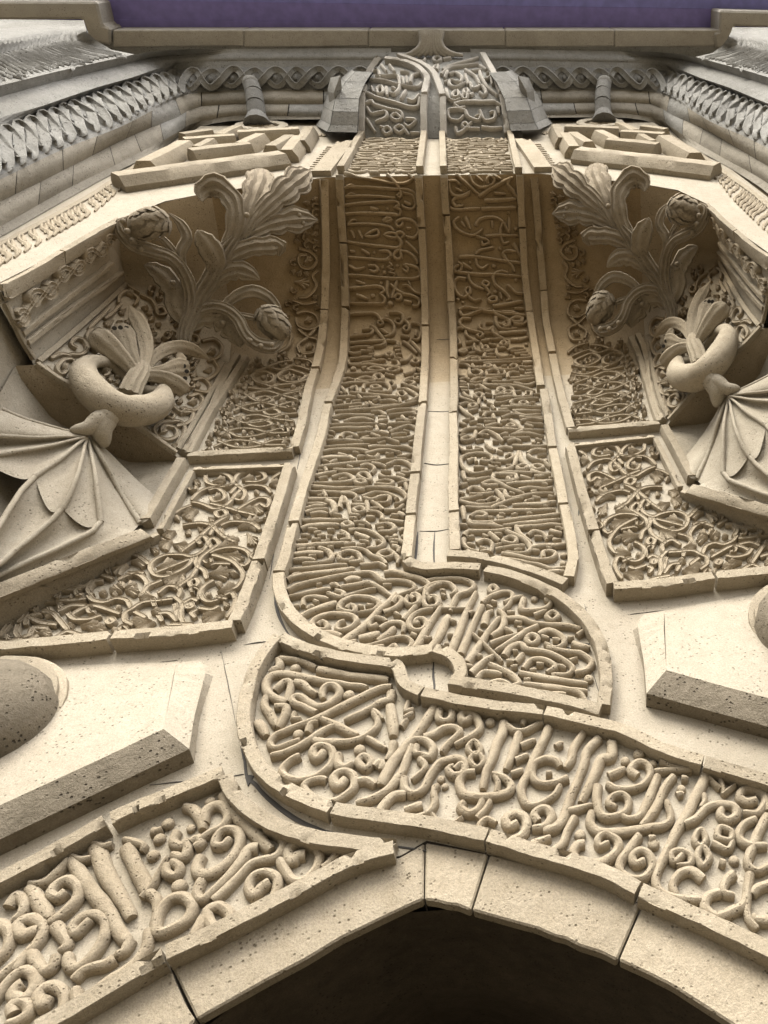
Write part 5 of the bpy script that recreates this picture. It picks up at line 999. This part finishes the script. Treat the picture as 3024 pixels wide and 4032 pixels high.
B('leaf', [(718, 840, .18, 36), (735, 740, .24, 56), (715, 640, .24, 66), (680, 570, .22, 60), (645, 510, .2, 24)], ribs=3, thick=.45, tip=.15)
B('leaf', [(728, 835, .18, 36), (785, 765, .22, 50), (870, 725, .24, 58), (960, 735, .22, 60), (1060, 790, .18, 24)], ribs=3, thick=.45, tip=.15)
B('leaf', [(728, 850, .18, 34), (820, 845, .2, 56), (890, 830, .22, 88), (940, 830, .2, 96)], ribs=4, thick=.4, tip=.7)
B('leaf', [(715, 875, .16, 40), (790, 870, .2, 60), (870, 905, .22, 84), (930, 945, .2, 84)], ribs=3, thick=.5, tip=.75)
B('leaf', [(900, 830, .2, 40), (910, 780, .22, 44), (885, 752, .22, 24)], ribs=2, thick=.5)
for x, y in [(575, 628), (605, 625), (635, 627), (925, 818), (938, 845), (930, 880)]:
    px, py = x / 1.276, 800 + y / 1.276; c = lifted(px, py, .275); f_ = (CAM - c).normalized(); s_ = f_.orthogonal().normalized(); u_ = f_.cross(s_); r = .014
    mesh_obj('drill_hole_shade', [c + (s_ * math.cos(math.pi * k / 5) + u_ * math.sin(math.pi * k / 5)) * r for k in range(10)], [tuple(range(10))], 'gap', PAL)  # flat dark discs painted for the shade inside drilled holes
rp = [(455, 800, .14, 46), (420, 850, .2, 74), (455, 930, .26, 94), (545, 1010, .32, 100), (650, 1045, .32, 98), (760, 1030, .28, 88), (815, 985, .2, 66), (815, 940, .12, 42), (770, 945, .07, 34), (690, 925, .04, 34), (600, 850, .04, 34), (530, 800, .07, 36)]
r3 = [lifted(x / 1.276, 800 + y / 1.276, l) for x, y, l, w in rp]
tube(PAL, 'ring', r3, [w * .82 / 1.276 * (p - CAM).dot(FWD) / FOC for p, (x, y, l, w) in zip(r3, rp)], 'frame', 18, True)
px_stroke(PAL, Z3([(400, 830), (430, 960), (520, 1050), (640, 1105), (790, 1080), (840, 1000)]), .03, 'frame', 'collar', 'bar', .02)
MIRROR += [AC, PAL]

# ---- fan shell in the corner niche
SH = thing('fan_shell', 'fluted stone fan shell with thin ribs, lower edge broken, on the knotted band side', 'carving', 'mirrored fan shells')
def R3(l): return [P(x, y, o) for x, y, o in l]
ribs3 = [R3(l) for l in (
    [(390, 1742, .34), (440, 1790, .21), (530, 1880, .09), (618, 1958, .02)],
    [(352, 1722, .36), (400, 1800, .30), (470, 1930, .14), (552, 2061, .045)],
    [(348, 1726, .37), (372, 1850, .32), (385, 1950, .25), (396, 2054, .17)],
    [(344, 1726, .38), (310, 1850, .36), (275, 1950, .31), (246, 2003, .28)],
    [(340, 1724, .39), (260, 1790, .40), (190, 1840, .40), (136, 1876, .40)],
    [(335, 1721, .40), (200, 1755, .44), (0, 1789, .50), (-90, 1803, .53)],
    [(330, 1718, .40), (150, 1722, .47), (0, 1717, .53), (-90, 1712, .56)],
    [(325, 1710, .40), (200, 1680, .46), (100, 1650, .52), (0, 1608, .58), (-90, 1576, .62)])]
scal = [(600, 2030, .03), (488, 2104, .13), (335, 2074, .25), (190, 2004, .36), (60, 1880, .47), None, None]
for i in range(7):
    a, b = resample(catmull(ribs3[i], .08), 16), resample(catmull(ribs3[i + 1], .08), 16); v = []; m_ = 11
    mid = P(*scal[i]) if scal[i] else None; e = a[-1].lerp(b[-1], .5)
    for r in range(16):
        t = r / 15
        for j in range(m_):
            u = j / (m_ - 1); p = a[r].lerp(b[r], u); w = math.sin(math.pi * u)
            if mid is not None: p = p + (mid - e) * (w * t ** 3)
            d = (p - CAM).normalized(); p = p + d * (w ** .8 * (.02 + .085 * t) * (-.55 if i in (0, 6) else 1)); v.append(p)
    mesh_obj('flute', v, grid_faces(16, m_), 'wall', SH, smooth=True)
    tube(SH, 'rib', b if i < 6 else b, [.007 + .009 * t / 15 for t in range(16)], 'wall', 8)
tube(SH, 'rib', resample(catmull(ribs3[1], .08), 16), [.009 + .008 * t / 15 for t in range(16)], 'wall', 8)
# lower tier
led = R3([(585, 2106, .06), (498, 2140, .10), (250, 2240, .14), (0, 2340, .17), (-110, 2384, .18)])
q1 = R3([(396, 2054, .17), (363, 2092, .17), (200, 2172, .19), (0, 2264, .22), (-110, 2315, .24)])
q2 = R3([(246, 2003, .28), (205, 2046, .27), (100, 2132, .27), (0, 2216, .28), (-110, 2300, .29)])
q3 = R3([(136, 1876, .40), (86, 1930, .40), (40, 2000, .39), (0, 2062, .38), (-60, 2150, .37)])
for a, b, sg in ((led, q1, .05), (q1, q2, .06), (q2, q3, .06)):
    a, b = resample(catmull(a, .08), 18), resample(catmull(b, .08), 18); v = []
    for r in range(18):
        for j in range(11):
            u = j / 10; p = a[r].lerp(b[r], u); v.append(p + (p - CAM).normalized() * math.sin(math.pi * u) * sg * min(1, .35 + r / 10))
    mesh_obj('flute', v, grid_faces(18, 11), 'wall', SH, smooth=True)
    tube(SH, 'rib', b, [.014] * 18, 'wall', 8)
lc = resample(catmull(led, .08), 18)
sweep('ledge', lc, [Vector((.1, -.75, -.55)).normalized()] * 18, .07, .05, 'frame', SH, 'bar', amp=.004)
v, f = loft([lc, [p + Vector((0, .22, -.03)) for p in lc]], 18); mesh_obj('ledge_soffit', v, f, 'frame', SH)
# the tip that carries the shell
tube(SH, 'tip', [P(462, 1622, .47), P(448, 1628, .46), P(418, 1645, .44), P(400, 1690, .40), P(408, 1735, .345), P(414, 1752, .33)], [.01, .05, .066, .058, .04, .02], 'wall', 16, step=.02)
tube(SH, 'tip', [P(425, 1632, .45), P(412, 1642, .45), P(385, 1660, .44), P(345, 1685, .43), P(300, 1692, .43), P(280, 1692, .43)], [.02, .05, .055, .042, .03, .012], 'wall', 16, step=.02)
MIRROR.append(SH)

# ---- chamfered block and round boss on the lower wall
CHB = thing('chamfered_block', 'plain stone slab with wide sloping edges between the boss and the rounded knot', 'stone block', 'mirrored chamfered blocks')
fo, co = .115, .075
ft = [P(-200, 2640, .004), P(0, 2630, .004), P(400, 2615, .004), P(694, 2606, .004)]
fb = [P(-200, 3264, fo), P(0, 3170, fo), P(380, 2996, fo), P(644, 2870, fo)]
v, f = loft([ft, fb], 12, None, 4); mesh_obj('block_face', v, f, 'wall', CHB)
r_in = [P(694, 2606, .004), P(682, 2680, .05), P(660, 2790, .09), P(644, 2870, fo)]; r_out = [P(790, 2601, .004), P(812, 2640, .03), P(765, 2820, .06), P(745, 2949, co)]
v, f = loft([r_in, r_out], 10); mesh_obj('bevel_face', v, f, 'wall', CHB)
r_b = [P(792, 2601, 0), P(846, 2650, -.002), P(785, 2835, -.002), P(766, 3006, -.002)]
v, f = loft([r_out, r_b], 10); mesh_obj('bevel_edge', v, f, 'wall', CHB)
b_out = [P(-200, 3400, co), P(0, 3305, co), P(530, 3052, co), P(745, 2949, co)]; b_b = [P(-200, 3470, -.002), P(0, 3372, -.002), P(590, 3085, -.002), P(766, 3006, -.002)]
v, f = loft([fb, b_out], 14, [.004], 3); mesh_obj('bevel_face', v, f, 'rough', CHB)
v, f = loft([b_out, b_b], 14); mesh_obj('bevel_edge', v, f, 'rough', CHB)
BOSS = thing('round_boss', 'large rough rounded stone boss with a flat collar, beside the rising door band', 'stone boss', 'mirrored round bosses')
c0 = P(-75, 2850, .06); vv = []; Rb = .27
for i in range(10):
    t = math.pi / 2 * i / 9
    for j in range(28):
        g = 2 * math.pi * j / 28; p = c0 + Vector((math.cos(g) * math.cos(t) * Rb, -math.sin(t) * Rb * .9, math.sin(g) * math.cos(t) * Rb)); vv.append(p + wob(p, .006, 12))
mesh_obj('dome', vv, grid_faces(10, 28, True), 'rough', BOSS, smooth=True)
for rr, dd, nm in ((.325, .055, 'collar'), (.30, .085, 'collar')):
    vv = []
    for (r_, d_) in ((rr, 0), (rr, dd), (rr - .012, dd + .008), (.2, dd + .008)):
        for j in range(36): g = 2 * math.pi * j / 36; p = P(-75, 2850, 0) + Vector((math.cos(g) * r_, -d_ - (.06 if False else 0), math.sin(g) * r_)); vv.append(p + wob(p, .004, 14))
    mesh_obj(nm, vv, grid_faces(4, 36, True), 'frame', BOSS, smooth=True, sharp=35)
MIRROR += [CHB, BOSS]
# ------------------------------------------------------------------ upper part: frets, border leaves, guilloche, colonnettes, pedestals, finial
PROF['bevel'] = [(-.5, -.1), (-.5, .4), (-.27, 1), (.27, 1), (.5, .4), (.5, -.1)]
Z7 = lambda l: [(400 + x / 1.659, 400 + y / 1.659) for x, y in l]
FRET = thing('key_fret_frame', 'angular stone key fret above the branch that stands beside the knotted band', 'carving', 'mirrored key fret frames')
for l, w in [([(118, 572), (400, 530), (700, 486), (1195, 418)], .30), ([(1225, 400), (1262, 350), (1300, 305)], .17), ([(300, 478), (430, 410), (560, 338)], .20), ([(600, 398), (800, 372), (985, 352)], .22), ([(560, 322), (720, 308), (885, 296)], .2),
             ([(925, 350), (985, 320), (1055, 288)], .16), ([(1120, 372), (1185, 335), (1240, 298)], .16), ([(905, 272), (1100, 262), (1300, 250)], .2), ([(1310, 335), (1340, 290), (1368, 240)], .15), ([(790, 292), (840, 262), (905, 236)], .16), ([(640, 376), (690, 350), (735, 322)], .12), ([(545, 288), (640, 272), (740, 262)], .16)]:
    px_stroke(FRET, Z7(l), w, 'frame', 'fret_bar', 'bevel', .105, False, 40, .003, tip=(1, 1))
px_stroke(FRET, Z7([(1440, 490), (1520, 385), (1602, 288)]), .15, 'frame', 'edge_band', 'bar', .045, False, 40, .003, tip=(1, 1))
for k in range(13):
    t = k / 12; a = (1214 + (1292 - 1214) * t, 676 - 95 * t ** .9); b = (1262 + (1316 - 1262) * t, 680 - 98 * t ** .9)
    m_ = 4
    for j in range(m_):
        u = (j + .2 + .4 * (k % 2)) / m_; x, y = a[0] + (b[0] - a[0]) * u, a[1] + (b[1] - a[1]) * u
        px_stroke(FRET, [(x - 3, y), (x + 4, y - 3)], .03, 'carve', 'scale_leaf', 'ridge', .009, False, 9, .001)
px_stroke(FRET, [(1033 + 88 * math.cos(a * math.pi / 12), 512 + 15 * math.sin(a * math.pi / 12)) for a in range(24)], .09, 'wall', 'medallion_ring', 'bar', .05, True, 12, .003)
for k in range(9):
    a = 2 * math.pi * k / 9; px_stroke(FRET, [(1033 + 14 * math.cos(a), 512 + 2.5 * math.sin(a)), (1033 + 60 * math.cos(a), 512 + 10 * math.sin(a))], .07, 'carve', 'medallion_leaf', 'ridge', .04, False, 9, .002)
px_stroke(FRET, [(738, 528), (780, 527), (818, 526)], .10, 'gap', 'socket_shade', 'bar', .006, False, 20, 0)  # dark bar standing for the shade inside a square hollow
for k in range(16):                                           # narrow scroll course above the fret
    x = 790 + k * 31; y = 541 - k * .35
    px_stroke(FRET, [(x, y + 3), (x + 7, y - 4), (x + 19, y - 4), (x + 24, y + 2), (x + 14, y + 4)], .035, 'carve', 'vine_scroll', 'vine', .012, False, 8, .0006)
# leaf border that climbs the front face
BORD = thing('leaf_border', 'border strip of small curling leaves up the portal front, knotted band side', 'carved border', 'mirrored leaf borders')
bc = catmull([Vector((x, y)) for x, y in [(-90, 1054), (0, 1006), (159, 924), (352, 818), (448, 741), (579, 655), (723, 562)]], 6)
acc = 0; nxt = 0
for i in range(1, len(bc) - 1):
    acc += (bc[i] - bc[i - 1]).length
    if acc < nxt: continue
    x, y = bc[i]; q = max(0, min(1, (x + 90) / 813)); hw = 46 - 29 * q; st = 31 - 15 * q; nxt = acc + st
    t = (bc[i + 1] - bc[i - 1]).normalized(); n_ = Vector((t.y, -t.x))
    f_ = lambda a, b: tuple(Vector((x, y)) + n_ * (a * hw) + t * (b * st))
    px_stroke(BORD, [f_(-.9, -.5), f_(-.75, .1), f_(-.3, .25), f_(.1, -.1), f_(.5, -.35), f_(.9, .1)], .03, 'carve', 'leaf', 'ridge', .016, False, 7, .0008, taper=.4)
    px_stroke(BORD, [f_(-.2, -.35), f_(.2, .2), f_(.75, .45)], .027, 'carve', 'leaf', 'ridge', .014, False, 7, .0008, taper=.4)
    px_stroke(BORD, [f_(-.8, .35), f_(-.45, .55), f_(-.1, .45)], .024, 'carve', 'leaf', 'ridge', .012, False, 7, .0008, taper=.4)
bars(BORD, [[(-80, 1013), (0, 968), (159, 884), (352, 777), (470, 700)], [(474, 697), (579, 630), (723, 553)]], w=.05, dep=.012)
# guilloche braid on the curved bed
GU = thing('guilloche_band', 'interlaced guilloche rope of weathered grey stone, on the knotted band side', 'moulding', 'mirrored guilloche bands')
LA, LB = resample(mould3[4], 400), resample(mould3[5], 400)
WAVES = 17
for ph in (0, math.pi):
    cen, nor = [], []
    for i in range(0, 400, 1):
        s_ = i / 399; s2 = s_ ** .92; tt = .5 + .40 * math.sin(2 * math.pi * WAVES * s2 + ph); over = .012 * math.cos(2 * math.pi * WAVES * s2 + ph)
        p = LA[i].lerp(LB[i], tt); n_ = (CAM - p).normalized(); cen.append(p + n_ * (.045 * math.sin(math.pi * tt) + over) + wob(p, .016, 4.5)); nor.append(n_)
    # the strand is worn through here and there; each surviving length is its own piece
    rr = random.Random(int(ph * 10) + 3); a = 0
    while a < 399:
        b = min(399, a + rr.randint(22, 46))
        if b - a > 6:
            worn = rr.random() < .3 and a > 230
            sweep('strand', cen[a:b + 1], nor[a:b + 1], .05 if worn else .068, .03 if worn else .06, 'grey', GU, 'vine', amp=.006 if worn else .0035)
        a = b
for k in range(WAVES * 2):
    s_ = ((k + .5) / (WAVES * 2)) ** (1 / .92); i = min(399, int(s_ * 399)); p = LA[i].lerp(LB[i], .5); n_ = (CAM - p).normalized(); c = p + n_ * .04; r = .034
    t_ = (LB[i] - LA[i]).normalized(); u_ = n_.cross(t_)
    vv = [c + (t_ * math.cos(math.pi * j / 4) * 1.3 + u_ * math.sin(math.pi * j / 4)) * r for j in range(8)] + [c + (t_ * math.cos(math.pi * j / 4) * 1.3 + u_ * math.sin(math.pi * j / 4)) * r * .55 + n_ * .022 for j in range(8)] + [c + n_ * .028]
    mesh_obj('bead', vv, grid_faces(2, 8, True) + [(8 + j, 8 + (j + 1) % 8, 16) for j in range(8)], 'greyd', GU, smooth=True)
# curling leaves of the pier top
PR = [resample(l, 120) for l in pl]
def on_pier(u, r):
    u = max(0, min(118.99, u)); i = int(u); k = min(len(PR) - 2, int(r)); a = PR[k][i].lerp(PR[k][i + 1], u - i); b = PR[k + 1][i].lerp(PR[k + 1][i + 1], u - i); return a.lerp(b, r - k)
for k in range(30):
    u0 = 22 + k * 3.1; cen = [on_pier(u0 + 6 * (1 - q / 9) ** 2 - 4, .25 + 2.6 * q / 9) for q in range(10)]
    nor = [(CAM - p).normalized() for p in cen]
    sweep('leaf', cen, nor, [.035 * (.5 + .5 * math.sin(math.pi * (q + 1) / 11)) + .01 for q in range(10)], .035, 'grey', PIER_L, 'ridge', amp=.004)
for k in range(44):
    r_ = random.Random(k); u0 = r_.uniform(15, 112); q0 = r_.uniform(.05, .75); cen = [on_pier(u0 + d * 1.3, q0 + .12 * math.sin(d * 1.2 + k)) for d in range(5)]
    sweep('leaf', cen, [(CAM - p).normalized() for p in cen], .03, .022, 'grey', PIER_L, 'ridge', amp=.004)
# colonnette in the middle of the top course
CO = thing('colonnette', 'short worn column with a rounded knob under the beam, knotted band side', 'column', 'mirrored colonnettes')
ax = [PZ(1014, 494, E + 9.02), PZ(1012, 455, E + 9.12), PZ(1006, 410, E + 9.22), PZ(1000, 368, E + 9.34), PZ(990, 338, E + 9.44)]
for (a, b), (r0, r1) in zip(zip(ax, ax[1:]), ((.135, .09), (.088, .086), (.086, .084), (.084, .082))):
    tube(CO, 'drum', [a.lerp(b, .03), a.lerp(b, .5), b.lerp(a, .03)], [r0, (r0 + r1) / 2, r1], 'greyd', 12)
tube(CO, 'knob', [PZ(992, 345, E + 9.42), PZ(988, 333, E + 9.46), PZ(986, 320, E + 9.5), PZ(985, 310, E + 9.53)], [.06, .08, .075, .02], 'grey', 12, step=.02)
# flaring pedestal beside the crowning block
PED = thing('flared_pedestal', 'flaring faceted grey stone pedestal against the crowning block, knotted band side', 'pedestal', 'mirrored flared pedestals')
Z6o = lambda l: [P(1200 + x / 1.58, 100 + y / 1.58, o) for x, y, o in l]
rows = []
for y_, xl, xr, of in [(662, 62, 350, 1.21), (618, 88, 352, 1.26), (535, 106, 354, 1.36), (452, 128, 358, 1.45), (350, 205, 392, 1.56), (288, 270, 432, 1.63)]:
    rows.append([(xl, y_ - 42 * (xr - xl) / 280, of - .10), (xl + .27 * (xr - xl), y_, of), (xr - .08 * (xr - xl), y_ + 4, of), (xr, y_ - 8, of - .12)])
rw = [Z6o(r) for r in rows]
for i in range(len(rw) - 1):
    for j in range(3):
        a, b, c, d = rw[i][j], rw[i][j + 1], rw[i + 1][j + 1], rw[i + 1][j]; g = (a + b + c + d) / 4
        q = [p.lerp(g, .03) for p in (a, b, c, d)]; k_ = [p + (p - CAM).normalized() * .05 for p in q]
        mesh_obj('pedestal_stone', q + k_, [(0, 1, 2, 3), (0, 4, 5, 1), (1, 5, 6, 2), (2, 6, 7, 3), (3, 7, 4, 0)], 'grey', PED)
v, f = loft([[p + (p - CAM).normalized() * .06 for p in r] for r in rw], 6); mesh_obj('joint_bed', v, f, 'greyd', PED)
cube = Z6o([(158, 318, 1.60), (225, 305, 1.64), (182, 415, 1.50), (140, 400, 1.48)])
prism('projecting_stone', [cube[0], cube[1], cube[2], cube[3]], Vector((-.01, .12, .03)), 'grey', PED, bevel=.01)
# finial at the very top
FI = thing('finial', 'small flaring leaf finial standing out over the stone beam', 'finial')
Z6p = lambda x, y, o: P(1200 + x / 1.58, 100 + y / 1.58, o)
for k, (x, y) in enumerate([(600, 194), (650, 192), (700, 192), (745, 190), (785, 192), (830, 190), (880, 192), (930, 190), (985, 188)]):
    d = x - 785; q = [(x, y, 9.74), (785 + d * .62, 172, 9.75), (785 + d * .36, 140, 9.77), (785 + d * .27, 95, 9.80), (785 + d * .29, 60, 9.83), (785 + d * .33, 34, 9.85)]
    tube(FI, 'leaf', [PZ(1200 + a / 1.58, 100 + b / 1.58, E + c) for a, b, c in q], [.018, .028, .034, .036, .042, .036], 'beam', 8, step=.03)
zz = Z6p(785, 40, 1.9)
prism('finial_cap', [PZ(1200 + x / 1.58, 100 + y / 1.58, zb - .13) for x, y in ((724, 34), (840, 28), (850, 44), (785, 74), (730, 52))], Vector((0, 0, .06)), 'grey', FI, bevel=.008)
MIRROR += [FRET, BORD, GU, CO, PED]
# ------------------------------------------------------------------ the other side of the portal: real mirrored copies
RLAB = {
    'vine_carving': 'large framed field of carved vine scrolls beside the band with the rounded foot',
    'knotwork_carving': 'upright strip of pierced knotwork beside the band with the rounded foot',
    'scroll_carving': 'pointed corner field of spiral scrolls, on the side of the round-footed band',
    'jamb_moulding': 'stepped grey and cream stone mouldings round the recess, on the round-footed band side',
    'pier_top': 'grey carved cavetto of curling leaves on the pier, round-footed band side',
    'pier_cornice': 'plain stone cornice corner past the beam end, round-footed band side',
    'jamb_frieze': 'running scroll frieze with plain fillets on the recess side by the round-footed band',
    'acanthus_branch': 'undercut stone branch with acanthus leaves and two pine cones beside the round-footed band',
    'palmette_vase': 'stone ring holding a fan of split palmette leaves, on the round-footed band side',
    'fan_shell': 'fluted stone fan shell with thin ribs, on the round-footed band side',
    'chamfered_block': 'plain stone slab with wide sloping edges above the broad door band',
    'round_boss': 'large rough rounded stone boss with a flat collar, above the broad door band',
    'key_fret_frame': 'angular stone key fret above the branch that stands beside the round-footed band',
    'leaf_border': 'border strip of small curling leaves up the portal front, round-footed band side',
    'guilloche_band': 'interlaced guilloche rope of weathered grey stone, on the round-footed band side',
    'colonnette': 'short worn column with a rounded knob under the beam, round-footed band side',
    'flared_pedestal': 'flaring faceted grey stone pedestal against the crowning block, round-footed band side',
}
PIER_L['label'] = 'grey carved cavetto of curling leaves on the pier, knotted band side'
CORN_L['label'] = 'plain stone cornice corner past the beam end, knotted band side'
HIGH = (MOULD_L, PIER_L, CORN_L, FRET, BORD, GU, CO, PED)
SMALL_R = None
for t_ in [PANEL_L, SMALL_L, SQ_L, MOULD_L, PIER_L, CORN_L] + MIRROR:
    r_ = mirror_tree(t_, RLAB.get(t_.name))
    if t_ == SMALL_L: SMALL_R = r_
bars(SMALL_L, SMALL_BARS[0], w=.06, dep=.06); bars(SMALL_R, SMALL_BARS[1], w=.06, dep=.06)
